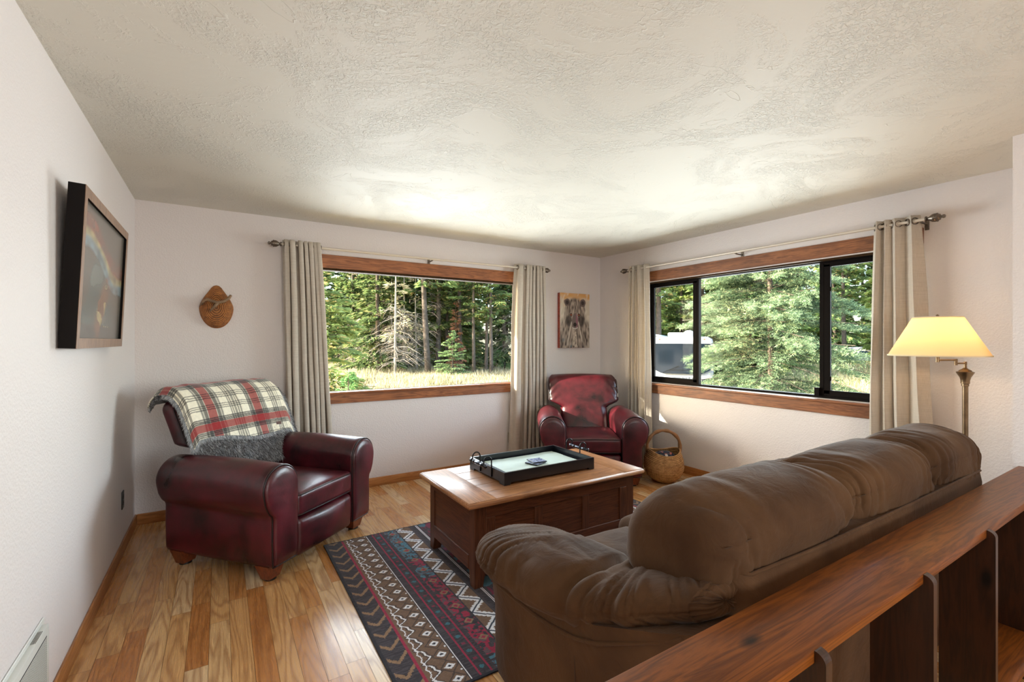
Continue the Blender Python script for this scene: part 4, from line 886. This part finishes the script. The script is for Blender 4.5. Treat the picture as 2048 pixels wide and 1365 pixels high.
# pale place mats in the tray
for k, (lab, dx, dz) in enumerate((('mint cloth place mat, lowest of the pile lying in the black tray', -.026, 0), ('mint cloth place mat, second from the bottom of the pile in the black tray', -.013, .0055), ('pale mint place mat on top of the pile in the tray, under the coasters', 0, .011))):
    e = thing('place_mat', lab, 'place mat', (1.84 + dx, 2.648, LZ + .0265 + dz), 0, 'place mats piled in the tray')
    nu_, nv_ = 60, 40; a, b = np.meshgrid(np.linspace(-.295, .295, nu_), np.linspace(-.195, .195, nv_), indexing='ij')
    zt_ = .0042 + (.0022 * sstep(.1, .5, noise(a * 7 - b * 3, b * 9, 0, 3)) if k == 2 else 0 * a); top_ = np.stack([a, b, zt_], -1).reshape(-1, 3)
    o = fast_mesh('woven_mat', top_, gridf(nu_, nv_), M['mint'], e, True); sd = o.modifiers.new('thick', 'SOLIDIFY'); sd.thickness = .0035; sd.offset = -1
    m = MB(); m.tube([(-.2955, -.1955, .003), (.2955, -.1955, .003), (.2955, .1955, .003), (-.2955, .1955, .003)], .0012, 4, closed=True); m.build('dark_outline', M['dark_plastic'], e)  # thin dark outline paints in the dark gaps of the pile
# coasters
cst = tinted('printed_coaster', .12, 0, None, .7)
for lab, x, y, z, rz in (('blue-grey glass coaster, under the other one on the mint mats', 1.825, 2.615, LZ + .0455, .35), ('blue-grey glass coaster lying askew on top of the other one', 1.845, 2.628, LZ + .0535, -.10)):
    e = thing('coaster', lab, 'coaster', (x, y, z), rz, 'coasters in the tray'); MB().rbox((-.052, -.052, 0), (.052, .052, .007), .002, 2).build('body', M['dark_plastic'], e)
    img = raster(30, 30, lambda U, V: over(over(np.tile(lin((136, 150, 186)), U.shape + (1,)).reshape(U.shape + (3,)), (noise(U * 6, V * 6, 0, 5) > .1) * .7, lin((182, 196, 214))), (noise(U * 9, V * 9, 0, 8) > .35) * .8, lin((70, 82, 120))))
    Vp, Fp = plane_cells(30, 30, lambda u, v: np.stack([(u - .5) * .1, (v - .5) * .1, np.full_like(u, .0073)], -1)); fast_mesh('printed_face', Vp, Fp, cst, e, colors=img.reshape(-1, 3))

# ------------------------------------------------------------------ market basket
bk = thing('market_basket', 'round woven straw basket with an arched leather handle beside the far recliner', 'basket', (3.70, 3.10, .0005), -math.radians(32))
def basket_r(q): return np.interp(q, [0, .08, .25, .5, .75, 1], [.07, .105, .165, .197, .195, .168])
nu_, nv_ = 96, 30; A = np.linspace(0, 2 * PI, nu_); Vv = np.zeros((nu_, nv_, 3)); rimz = .275 + .045 * np.cos(A) ** 2
for j in range(nv_):
    q = j / (nv_ - 1); r_ = basket_r(q) * (1 + .012 * np.sin(q * 60)); z = rimz * q ** 1.15; Vv[:, j] = np.stack([r_ * np.cos(A) * (1 - .08 * q * np.cos(A) ** 2), r_ * np.sin(A), z], -1)
o = fast_mesh('woven_body', Vv.reshape(-1, 3), gridf(nu_, nv_), M['wicker'], bk, True); sd = o.modifiers.new('thick', 'SOLIDIFY'); sd.thickness = .008; sd.offset = -1
uvl = o.data.uv_layers.new(name='UVMap'); U_, V_ = np.meshgrid(np.linspace(0, 1, nu_), np.linspace(0, 1, nv_), indexing='ij'); uvf = np.stack([U_.ravel(), V_.ravel()], -1)
li = np.zeros(len(o.data.loops), dtype=np.int32); o.data.loops.foreach_get('vertex_index', li); uvl.data.foreach_set('uv', uvf[li].astype(np.float32).ravel())
MB().lathe([(.001, .0), (.07, .0)], (0, 0, .001), 40, cap=False).build('basket_bottom', M['leafwrap'], bk)
MB().tube([tuple(Vv[i, -1] * np.array([.985, .985, 1])) for i in range(0, nu_ - 1, 2)], .008, 8, closed=True).build('rim', M['wicker'], bk, True)
r_ = random.Random(3); hp = []
for a in np.linspace(.04, PI - .04, 26): hp.append((.160 * math.cos(a) * (1 + .06 * math.sin(a * 3)), .004 * math.sin(a * 7), .27 + .230 * math.sin(a) ** .72))
MB().tube(hp, [.0165 + .003 * math.sin(k * 1.3) for k in range(26)], 12).build('handle', M['leafwrap'], bk, True)
fb_ = thing('fabric_bundle', 'navy blue floral cloth bundled inside the straw basket', 'cloth', (3.70, 3.10, .10))
V, F = superell((0, 0, .08), (.138, .138, .12), .9, 1.0, 70, 50); V = disp(V, F, .014 * noise(V[:, 0] * 22, V[:, 1] * 22, V[:, 2] * 22, 4) - .012 * crease(V[:, 0] * 9 + V[:, 2] * 7, V[:, 1] * 9, 5, 2))
fc = V[F].mean(1); n_ = noise(fc[:, 0] * 34, fc[:, 1] * 34, fc[:, 2] * 34, 6); n2 = noise(fc[:, 0] * 30 + 9, fc[:, 1] * 30, fc[:, 2] * 30, 7); C = np.tile(lin((18, 24, 58)), (len(F), 1)); C[n_ > .5] = lin((206, 116, 100)); C[n2 > .58] = lin((208, 206, 204)); C[(n2 < -.6)] = lin((44, 74, 70))
fast_mesh('cloth', V, F, M['floral'], fb_, True, C)

# ------------------------------------------------------------------ floor lamp
lp = thing('floor_lamp', 'antique brass swing-arm floor lamp with a lit cream shade at the end of the sofa', 'floor lamp', (3.75, .92, 0))
MB().lathe([(.001, .0005), (.135, .0005), (.135, .012), (.12, .022), (.05, .032), (.022, .06), (.014, .08)], (0, 0, 0), 40).build('base', M['brass'], lp, True, 40)
MB().lathe([(.0135, .06), (.0135, 1.13)], (0, 0, 0), 24).build('pole', M['brass'], lp, True, 40)
for z in (.45, .79): MB().lathe([(.0135, z - .008), (.019, z - .005), (.019, z + .001), (.015, z + .004), (.019, z + .007), (.0135, z + .012)], (0, 0, 0), 24).build('collar', M['brass'], lp, True)
MB().lathe([(.0135, 1.11), (.017, 1.113), (.017, 1.125), (.021, 1.128), (.021, 1.145), (.026, 1.165), (.040, 1.190), (.042, 1.196), (.030, 1.200), (.028, 1.206), (.018, 1.212), (.008, 1.220), (.006, 1.245), (.006, 1.255)], (0, 0, 0), 28).build('urn_cap', M['brass'], lp, True, 40)
ex, ey = -.8477 * .165, .5305 * .165
m = MB(); m.tube([(0, 0, 1.247), (ex * .34, ey * .34, 1.247)], .0045, 8); m.lathe([(.008, 1.236), (.008, 1.274)], (ex * .34, ey * .34, 0), 14); m.tube([(ex * .34, ey * .34, 1.266), (ex, ey, 1.266)], .0045, 8); m.lathe([(.009, 1.254), (.009, 1.30)], (ex, ey, 0), 14); m.lathe([(.008, 1.238), (.008, 1.258)], (0, 0, 0), 14); m.build('swing_arm', M['brass'], lp, True, 40)
m = MB(); m.lathe([(.012, 1.30), (.016, 1.31), (.016, 1.35)], (ex, ey, 0), 16); m.build('socket', M['brass'], lp, True, 40)
V, F = superell((ex, ey, 1.385), (.028, .028, .038), 1, 1, 24, 16); fast_mesh('bulb', V, F, M['bulb'], lp, True)
sh = MB(); sh.lathe([(.232, 1.292), (.114, 1.522)], (ex, ey, 0), 64, cap=False); sh = sh.build('lamp_shade', M['shade'], lp, True)
m = MB(); 
for r_, z in ((.2325, 1.295), (.1145, 1.519)): m.lathe([(r_ + .001, z - .004), (r_ + .0015, z), (r_ - .001, z + .004)], (ex, ey, 0), 64, cap=False)
m.build('shade_trim', M['shade_trim'], sh, True)
m = MB()
for a in (0, 2.1, 4.2): m.tube([(ex, ey, 1.512), (ex + .113 * math.cos(a), ey + .113 * math.sin(a), 1.516)], .0015, 5)
m.tube([(ex, ey, 1.35), (ex + .045, ey, 1.38), (ex + .04, ey, 1.46), (ex, ey, 1.51)], .0013, 5); m.tube([(ex, ey, 1.35), (ex - .045, ey, 1.38), (ex - .04, ey, 1.46), (ex, ey, 1.51)], .0013, 5); m.lathe([(.012, 1.512), (.014, 1.518), (.006, 1.526), (.009, 1.532), (.002, 1.538)], (ex, ey, 0), 16); m.build('harp', M['brass'], lp, True)
bl = light('lamp_bulb', 'POINT', (ex, ey, 1.40), 9.5, (1.0, .64, .34), radius=.03, parent=lp)

# ------------------------------------------------------------------ pine ledge railing in front of the viewer
lg = thing('railing_ledge', 'amber pine ledge railing with rounded uprights in the right foreground', 'railing', (1.9, .56, 0))
m = MB(); m.rbox((-1.70, -.072, .709), (1.577, .092, .739), .003, 2); m.build('top_board', M['ledge'], lg, True, 40)
for x in (.47, 1.045, 1.64, 2.205, 2.775, 3.36):
    xl = x - 1.9; P = [(.052, .001), (.052, .7085), (-.0725, .7085), (-.0725, .737)] + [(-.0725 - .022 * math.sin(a), .715 + .022 * math.cos(a)) for a in np.linspace(.15, PI / 2, 7)] + [(-.0945, .001)]
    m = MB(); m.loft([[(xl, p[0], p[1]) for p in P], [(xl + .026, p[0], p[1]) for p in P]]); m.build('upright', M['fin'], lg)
for a, b in ((2.232, 2.773), (2.802, 3.358)):
    MB().rbox((a - 1.9, -.115, .165), (b - 1.9, .05, .20), .012, 3).build('lower_shelf', M['ledge'], lg, True, 40)
# ------------------------------------------------------------------ outdoors
Fd, Rd = np.array([.5305, .8477]), np.array([.8477, -.5305])
def at(u, Z):
    t_ = (u - 1024) / 933.0; d = (Fd + t_ * Rd) * Z; return float(d[0]), float(d[1])
def gh(x, y):
    x = np.asarray(x, float); y = np.asarray(y, float); d = np.maximum(np.maximum(x - 4.4, y - 4.7), 0)
    w = sstep(.95, 1.45, (y + 4) / np.maximum(x + 2, .5)) * (y > 0)
    return -0.75 - .55 * sstep(2, 16, d) * (1 - w) + .12 * sstep(4, 20, d) * w + .30 * sstep(24, 44, d) * (1 - w) + .10 * noise(x * .12, y * .12, 0, 3) + .05 * noise(x * .5, y * .5, 0, 5)
gx = np.concatenate([np.linspace(-40, -2, 30), np.linspace(-1, 30, 125), np.linspace(31, 110, 60)]); gy = np.concatenate([np.linspace(-40, -2, 25), np.linspace(-1, 35, 145), np.linspace(36, 110, 50)])
X, Y = np.meshgrid(gx, gy, indexing='ij'); Vg = np.stack([X, Y, gh(X, Y)], -1).reshape(-1, 3)
tag(fast_mesh('meadow_ground', Vg, gridf(len(gx), len(gy)), M['ground'], None, True), kind='structure')
# house outside skin under the floor so that the room does not hang in the air
tag(MB().box((XL - .13, -2.7, -1.2), (XR + .13, YB + .13, -.151)).build('foundation', simple('foundation_concrete', rgb(130, 126, 120), .9)), kind='structure')

def blades(P, D, L, W, rng, droop=.2):
    """diamond blades at P along D"""
    n = len(P); D = D / (np.linalg.norm(D, axis=1, keepdims=True) + 1e-9); s_ = np.cross(D, rng.normal(0, 1, (n, 3))); s_ /= np.linalg.norm(s_, axis=1, keepdims=True) + 1e-9
    L = np.asarray(L).reshape(-1, 1); W = np.asarray(W).reshape(-1, 1); tip = P + D * L; tip[:, 2] -= (L[:, 0] if L.shape[0] > 1 else L[0, 0]) * droop; mid = P + D * L * .45
    V = np.stack([P, mid + s_ * W, tip, mid - s_ * W], 1).reshape(-1, 3); F = np.arange(n * 4).reshape(n, 4); return V, F
def tree_mesh(kind, seed, H, R, z0, nb, L, W, cols, per, trunk_r, droop=.15, power=1.0, dead=0, bark='bark', density=1.0, needle=None):
    rng = np.random.default_rng(seed); mb = MB(); bend = rng.normal(0, .012, 2) * H
    tp = [(bend[0] * math.sin(q * 3), bend[1] * math.sin(q * 2.4), q * H) for q in np.linspace(0, 1, 12)]; mb.tube(tp, [trunk_r * (1 - .93 * q ** 1.1) + .004 for q in np.linspace(0, 1, 12)], 9)
    PP, DD, CC, LL = [], [], [], []
    for k in range(nb):
        q = rng.uniform(0, 1) ** (.8); z = z0 + (H - z0) * q; env = (R * (1 - q) ** power + .02 * R) * rng.uniform(.72, 1.08)
        if kind == 'pine': env = R * math.sin(min(1, .15 + q) * PI * .8 + .3) * rng.uniform(.5, 1.1)
        a = rng.uniform(0, 2 * PI); up = rng.uniform(-.05, .25) + .45 * q - (.25 if kind == 'spruce' else 0) * (1 - q)
        d = np.array([math.cos(a), math.sin(a), up]); d /= np.linalg.norm(d); n = max(4, int(env / L * 2.2)); s = np.linspace(0, 1, n)
        base = np.array([bend[0] * math.sin(z / H * 3), bend[1] * math.sin(z / H * 2.4), z])
        line = base + np.outer(s, d) * env; line[:, 2] += -droop * env * s ** 2 + .10 * env * s ** 4 * (kind == 'spruce')
        mb.tube(line[::max(1, n // 3)].tolist() if n > 4 else line.tolist(), max(.006, trunk_r * .13) * (1 - q * .6), 3, cap=False)
        m_ = int(per * env * density); 
        if m_ < 1: continue
        s2 = rng.uniform(.12, 1, m_) ** .75; p = base + np.outer(s2, d) * env; p[:, 2] += -droop * env * s2 ** 2
        side = np.array([-d[1], d[0], 0]); sg = rng.choice([-1, 1], m_); spread = (rng.uniform(.0, .55, m_) * env * .55 * (1.15 - s2)); dirv = d * rng.uniform(.5, 1, (m_, 1)) + side * (sg * rng.uniform(.3, 1.1, m_))[:, None] + rng.normal(0, .15, (m_, 3))
        p = p + side * (sg * spread)[:, None]; p[:, 2] += rng.normal(0, .05, m_) * L * 3 - spread * .12
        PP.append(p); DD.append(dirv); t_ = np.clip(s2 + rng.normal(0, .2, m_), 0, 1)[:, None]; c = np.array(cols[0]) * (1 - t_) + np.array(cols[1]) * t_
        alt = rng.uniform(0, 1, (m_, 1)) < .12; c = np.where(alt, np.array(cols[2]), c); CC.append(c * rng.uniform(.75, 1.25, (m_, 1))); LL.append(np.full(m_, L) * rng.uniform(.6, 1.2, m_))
    for k in range(dead):
        z = rng.uniform(.05, .8) * max(z0, H * .5) + .4; a = rng.uniform(0, 2 * PI); l = rng.uniform(.4, 1.5) * (1.2 if kind == 'snag' else .8); p0 = np.array([0, 0, z]); d = np.array([math.cos(a), math.sin(a), rng.uniform(-.5, .15)])
        pts = [p0, p0 + d * l * .5, p0 + d * l + np.array([0, 0, -.25 * l])]; mb.tube([tuple(p) for p in pts], [.016, .010, .004], 3, cap=False)
        for j in range(4):
            b = p0 + d * l * rng.uniform(.3, 1); e_ = b + np.array([rng.normal(0, .22), rng.normal(0, .22), rng.uniform(-.4, 0)]); mb.tube([tuple(b), tuple(e_)], [.006, .002], 3, cap=False)
    to = mb.build('trunk', M[bark], None, True)
    fo = None
    if PP:
        P, D, C, Lk = np.vstack(PP), np.vstack(DD), np.vstack(CC), np.concatenate(LL)
        if needle:   # hero tree: turn each twig into a brush of needles
            nn, nl, nw = needle; D = D / np.linalg.norm(D, axis=1, keepdims=True); k = nn; rep = np.repeat(np.arange(len(P)), k); s2 = np.tile(np.linspace(0, 1, k), len(P))
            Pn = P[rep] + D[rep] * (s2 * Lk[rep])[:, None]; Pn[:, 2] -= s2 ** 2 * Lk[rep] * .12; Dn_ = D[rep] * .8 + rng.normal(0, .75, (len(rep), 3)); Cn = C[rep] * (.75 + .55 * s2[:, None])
            V, F = blades(Pn, Dn_, np.full(len(rep), nl) * rng.uniform(.6, 1.2, len(rep)), np.full(len(rep), nw), rng, 0); C = Cn
        else: V, F = blades(P, D, Lk, Lk * W, rng)
        fo = fast_mesh('foliage', V, F, M['leaf'], None, False, C)
    return to, fo
def plant(protos, x, y, rz, sc_, name, label, group=None, dz=0):
    e = thing(name, label, 'tree', (x, y, float(gh(x, y)) - .02 + dz), rz, group); e.scale = (sc_, sc_, sc_ * random.uniform(.92, 1.1))
    for p in protos:
        if p is None: continue
        if p.get('used'): c = p.copy(); COL.objects.link(c)
        else: c = p; p['used'] = 1
        c.parent = e
    return e
random.seed(7)
G1, G2, G3, G4 = lin((58, 82, 44)), lin((112, 138, 62)), lin((160, 164, 84)), lin((70, 100, 58))
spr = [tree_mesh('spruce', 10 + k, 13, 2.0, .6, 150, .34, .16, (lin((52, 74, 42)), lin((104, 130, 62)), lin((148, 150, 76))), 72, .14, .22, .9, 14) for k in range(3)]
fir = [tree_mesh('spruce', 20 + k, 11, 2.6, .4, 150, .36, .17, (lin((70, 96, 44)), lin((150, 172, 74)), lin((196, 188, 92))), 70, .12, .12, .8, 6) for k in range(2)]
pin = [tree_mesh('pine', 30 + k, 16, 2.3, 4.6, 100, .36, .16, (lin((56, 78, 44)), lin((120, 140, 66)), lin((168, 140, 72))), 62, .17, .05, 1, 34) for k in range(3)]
sng = [tree_mesh('snag', 40 + k, 9, 1.6, 2.0, 26, .25, .12, (lin((150, 140, 112)), lin((176, 164, 128)), lin((128, 134, 76))), 26, .075, .5, 1, 90, 'bark_pale') for k in range(2)]
red = tree_mesh('spruce', 51, 7, 1.2, .8, 60, .3, .14, (lin((150, 84, 50)), lin((186, 120, 74)), lin((160, 130, 80))), 55, .07, .2, .9, 10)
for pr in spr + fir + pin + sng + [red]:
    for p in pr:
        if p is not None: p['used'] = 0
# named trees through the picture window
GW = 'forest trees beyond the meadow, seen through the picture window'; GR = 'forest trees behind the vehicles, seen through the sliding window'
def put(pr, u, Z, sc_, name, label, group=None, dz=0): x, y = at(u, Z); return plant(pr, x, y, random.uniform(0, 6.28), sc_, name, label, group, dz)
put(pin[0], 857, 25, 1.0, 'pine_tree', 'thick bare-trunked pine at the forest edge, middle of the picture window')
put(pin[1], 876, 28, .95, 'pine_tree', 'tall straight pine just right of the thickest trunk, behind the small spruce')
put(pin[2], 948, 26, .62, 'pine_tree', 'slender dark pine trunk in the right third of the picture window')
put(pin[0], 972, 27, .62, 'pine_tree', 'slim pine with a reddish top beside the slender dark trunk')
put(pin[1], 983, 26, .66, 'pine_tree', 'pale slim pine trunk nearest the right curtain of the picture window')
put(spr[0], 757, 26, 1.0, 'spruce_tree', 'dark shaggy spruce left of centre in the picture window', None)
put(spr[1], 822, 30, .95, 'spruce_tree', 'dark narrow spruce beside the grey dead tree')
put(sng[0], 790, 24.5, 1.0, 'dead_tree', 'grey dead tree with drooping twigs left of the thick pine')
put(sng[1], 806, 26, .8, 'dead_tree', 'smaller grey dead tree touching the dark narrow spruce')
put(red, 912, 27, .62, 'rusty_tree', 'small rust-brown conifer behind the little green spruce')
put(spr[2], 706, 30, .9, 'spruce_tree', 'green spruce far left in the picture window behind the leafy fir')
protoN = [tree_mesh('spruce', 61, 2.6, 1.15, .05, 90, .085, .2, (lin((60, 90, 52)), lin((128, 156, 92)), lin((160, 176, 110))), 190, .04, .1, .75, 0, 'bark', 1, None)]
put(protoN[0], 906, 24, 1.0, 'young_spruce', 'little green spruce standing in the yellow grass before the forest')
nearfir = tree_mesh('spruce', 62, 5.2, 1.75, .3, 120, .15, .16, (lin((74, 96, 44)), lin((140, 152, 72)), lin((190, 156, 80))), 210, .07, .15, .7, 0)
put(nearfir, 612, 10.5, 1.0, 'fir_tree', 'yellow-green fir poking out from behind the left curtain')
lowsp = tree_mesh('spruce', 63, 1.65, .6, .05, 70, .07, .12, (lin((50, 90, 46)), lin((104, 150, 70)), lin((150, 170, 90))), 330, .025, -.1, .7, 0)
put(lowsp, 702, 6.9, 1.0, 'spruce_sapling', 'top of a spruce sapling just above the sill of the picture window')
# the rest of the forest
rr = random.Random(12); n1 = 0
for k in range(44):
    Z = 28 + 28 * (k / 44.) + rr.uniform(-1, 1); u = rr.uniform(560, 1110); kind = rr.choices([spr[0], spr[1], spr[2], fir[0], pin[0], pin[1], pin[2]], [3, 3, 3, 2.2, 2.4, 2.4, 2.4])[0]
    put(kind, u, Z, rr.uniform(.75, 1.15), 'conifer_tree', 'one of the many conifers deep in the forest beyond the meadow', GW)
for k in range(7): put(rr.choice(sng), rr.uniform(640, 1040), rr.uniform(26, 34), rr.uniform(.6, 1.0), 'dead_sapling', 'thin grey dead sapling among the forest trunks', 'dead saplings at the forest edge')
# sliding window
x, y = at(1545, 9.6); hero = tree_mesh('spruce', 71, 8.8, 2.12, .25, 380, .17, .1, (lin((24, 40, 28)), lin((116, 142, 100)), lin((164, 176, 120))), 100, .07, .26, .70, 0, 'bark', 1.0, (16, .040, .0052))  # inner needle colour darkened to put shade inside the crown
for p in hero: p['used'] = 0
plant(hero, x, y, .4, 1.0, 'blue_spruce', 'large blue-green spruce filling the middle of the sliding window')
put(pin[1], 1318, 30, 1.15, 'pine_tree', 'pale-barked pine behind the motorhome in the left pane of the sliding window')
put(pin[2], 1690, 38, 1.1, 'pine_tree', 'tall pine behind the white car in the right pane')
for k in range(56):
    Z = 30 + 24 * (k / 56.) + rr.uniform(-1, 1); u = rr.uniform(1230, 1900)
    if Z < 48 and 1640 < u < 1790: Z = rr.uniform(51, 56)
    kind = rr.choices([fir[0], fir[1], spr[0], spr[1], pin[0], pin[2]], [4, 4, 2, 2, 1.2, 1.2])[0]
    tx, ty = at(u, Z); cx_, cy_ = at(1722, 45)
    if tx < cx_ - 1 and abs((ty - cy_) * .92 + (tx - cx_) * .387) < 4.5: Z = rr.uniform(60, 74)
    put(kind, u, Z, rr.uniform(.85, 1.3), 'conifer_tree', 'one of the many sunlit conifers closing the view behind the sliding window', GR)
# grass
def grass(name, label, u0, u1, Z0, Z1, n, L, W, cols, seed):
    r = np.random.default_rng(seed); Z = Z0 + (Z1 - Z0) * r.uniform(0, 1, n) ** .8; t_ = (r.uniform(u0, u1, n) - 1024) / 933; d = Fd[None] + t_[:, None] * Rd[None]; p = d * Z[:, None]
    cl = noise(p[:, 0] * .8, p[:, 1] * .8, 0, seed); keep = cl > -.55; p = p[keep]; cl = cl[keep]; m_ = len(p); P = np.c_[p, gh(p[:, 0], p[:, 1]) - .01]
    D = np.c_[r.normal(0, .35, (m_, 2)), np.ones(m_)]; C = np.array(cols)[r.integers(0, len(cols), m_)] * r.uniform(.75, 1.25, (m_, 1)); V, F = blades(P, D, L * r.uniform(.5, 1.2, m_) * (1 + .5 * cl), W * np.ones(m_), r, .1)
    tag(fast_mesh(name, V, F, M['grass'], None, False, C), label, 'grass', None, 'stuff')
straw, olive, lime = lin((176, 160, 120)), lin((140, 138, 84)), lin((122, 142, 68))
grass('meadow_grass', 'dry yellow meadow grass in front of the forest outside the picture window', 600, 1080, 15, 34, 60000, .42, .016, [straw, straw, olive, lin((196, 182, 146))], 1)
grass('roadside_grass', 'tall straw-coloured and green grass outside the right pane of the sliding window', 1560, 1900, 14, 42, 42000, .6, .018, [straw, lin((232, 200, 140)), olive, lime], 2)

# ------------------------------------------------------------------ motorhome
x, y = at(1363, 20); GZ = float(gh(x, y)); rv = thing('motorhome', 'white motorhome parked facing the house behind the spruce branches', 'motorhome', (x, y, GZ), math.atan2(-.8377, .6557) - .04)
# local: front faces -Y, x right seen from the front ... width 2.5 m
b = -GZ; Zt = 1.56 + b
m = MB(); rings = []
for yy, s_, zt in ((0.0, .86, Zt - .14), (.06, .96, Zt - .05), (.22, 1.0, Zt), (8.8, 1.0, Zt), (8.9, .97, Zt - .06)):
    rings.append([(px * s_, yy - (.05 * (1 - (px / 1.25) ** 2) if yy < .1 else 0), pz) for px, pz in resample([(-1.27, .55), (-1.27, zt - .16), (-1.14, zt), (0, zt + .03), (1.14, zt), (1.27, zt - .16), (1.27, .55), (0, .5)], 40)])
m.loft(rings); m.build('coach_body', M['rv_white'], rv, True, 40)
m = MB(); rr_ = []
zw0, zw1 = .10 + b, 1.27 + b
for dy in (-.085, -.060):
    rr_.append([(px, dy - .05 * (1 - (px / 1.25) ** 2) + .04 * (pz - zw0), pz) for px, pz in resample([(-1.16, zw0 + .06), (-1.16, zw1 - .03), (-1.12, zw1), (1.12, zw1), (1.16, zw1 - .03), (1.16, zw0 + .06), (.8, zw0 - .12), (-.8, zw0 - .12)], 60)])
m.loft(rr_); ws = m.build('windshield', M['rv_glass'], rv, True, 60)
m = MB(); m.rbox((-1.26, -.22, .45), (1.26, .05, zw0 - .20), .10, 4); m.build('front_cap', M['rv_white'], rv, True, 40)
for s_ in (-1, 1):
    m = MB(); m.rbox((s_ * 1.0 - .2, -.26, .75), (s_ * 1.0 + .2, -.18, 1.0), .03, 3); m.build('headlight', M['rv_glass'], rv, True)
    m = MB(); m.tube([(s_ * .75, -.20, zw0 - .08), (s_ * .35, -.17, zw0 + .10), (s_ * .1, -.16, zw0 + .22)], .014, 6); m.tube([(s_ * .6, -.175, zw0 + .02), (s_ * -.05, -.17, zw0 + .06)], .010, 6); m.build('wiper', M['dark_plastic'], rv)
    m = MB(); m.tube([(s_ * 1.24, -.05, 1.1 + b), (s_ * 1.5, -.22, 1.0 + b), (s_ * 1.5, -.22, .8 + b)], .02, 6); m.rbox((s_ * 1.5 - .09, -.28, .35 + b), (s_ * 1.5 + .09, -.2, .8 + b), .03, 2); m.build('side_mirror', M['dark_plastic'], rv, True, 40)
    for yy in (1.6, 6.2): m = MB(); m.lathe([(.1, -.14), (.44, -.13), (.47, -.08), (.47, .08), (.44, .13), (.1, .14)], (s_ * 1.08, yy, .47), 30, 'x'); m.build('wheel', M['dark_plastic'], rv, True, 40)
for px in (-.62, -.12, .12, .38, -.9, .9): MB().rbox((px - .03, -.03, Zt - .13), (px + .03, .10, Zt - .085), .012, 2).build('marker_light', M['amber'], rv)
m = MB(); m.rbox((-.62, .9, Zt + .0), (.05, 1.9, Zt + .20), .07, 3); m.build('roof_air_conditioner', M['white_metal'], rv, True, 40)
V, F = superell((.28, .9, Zt + .03), (.30, .30, .27), 1, 1, 30, 24); fast_mesh('satellite_dome', V, F, M['rv_white'], rv, True)
m = MB(); m.tube([(-1.15, .3, Zt + .08), (-1.15, 8, Zt + .08)], .05, 8); m.build('awning_roll', M['white_metal'], rv, True)
cu = bpy.data.curves.new('lettering', 'FONT'); cu.body = 'WINNEBAGO'; cu.size = .15; cu.space_character = 1.35; cu.extrude = .004; cu.align_x = 'LEFT'
to = bpy.data.objects.new('lettering', cu); COL.objects.link(to); to.parent = rv; to.location = (-.36, -.232, zw0 - .345); to.rotation_euler = (PI / 2, 0, 0); 
bpy.context.view_layer.update(); me_ = bpy.data.meshes.new_from_object(to.evaluated_get(bpy.context.evaluated_depsgraph_get())); bpy.data.objects.remove(to)
to = bpy.data.objects.new('lettering', me_); COL.objects.link(to); to.parent = rv; to.location = (-.36, -.232, zw0 - .345); to.rotation_euler = (PI / 2, 0, 0); me_.materials.clear(); me_.materials.append(M['letter'])
MB().add([(-.50, -.226, zw0 - .34), (-.45, -.226, zw0 - .34), (-.475, -.226, zw0 - .27), (-.50, -.215, zw0 - .34), (-.45, -.215, zw0 - .34), (-.475, -.215, zw0 - .27)], [(0,1,2),(5,4,3),(0,3,4,1),(1,4,5,2),(2,5,3,0)]).build('emblem', M['amber'], rv)
# ------------------------------------------------------------------ white pickup far right
x, y = at(1722, 45); GZ = float(gh(x, y)); car = thing('pickup_truck', 'white pickup parked in front of the far trees, half hidden by branches', 'car', (x, y, GZ), math.atan2(-.5305, .8477) - .05)
prof = [(-2.75, .55), (-2.78, .95), (-2.6, 1.12), (-1.35, 1.22), (-.62, 1.80), (.95, 1.82), (1.22, 1.26), (2.7, 1.22), (2.75, .55)]; m = MB()
m.loft([[(px, -.86, pz) for px, pz in prof], [(px, -.95, min(pz, 1.24)) if 0 else (px, -.94 if pz < 1.3 else -.72, pz) for px, pz in prof], [(px, .94 if pz < 1.3 else .72, pz) for px, pz in prof]]); m.build('body', M['rv_white'], car)
m = MB(); 
for q in ([(-1.12, 1.27), (-.55, 1.72), (.12, 1.73), (.12, 1.27)], [(.2, 1.27), (.2, 1.73), (.86, 1.72), (1.08, 1.27)]):
    m.loft([[(px, -.935 + (pz - 1.27) * .42, pz) for px, pz in q], [(px, -.90 + (pz - 1.27) * .42, pz) for px, pz in q]])
m.build('side_windows', M['rv_glass'], car)
m = MB()
for px in (-1.75, 1.75):
    for py in (-.84, .84): MB().lathe([(.1, -.12), (.36, -.12), (.38, 0), (.36, .12), (.1, .12)], (px, py, .38), 24, 'y').build('wheel', M['dark_plastic'], car, True, 40)
MB().rbox((-2.86, -.9, .5), (-2.74, .9, .75), .03, 2).build('bumper', M['pewter'], car); MB().rbox((-1.0, -1.12, 1.22), (-.86, -.95, 1.42), .03, 2).build('side_mirror', M['rv_white'], car); MB().rbox((.3, -.965, 1.10), (.5, -.935, 1.14), .01, 1).build('door_handle', M['dark_plastic'], car)
for o in bpy.data.objects:
    if 'used' in o: del o['used']
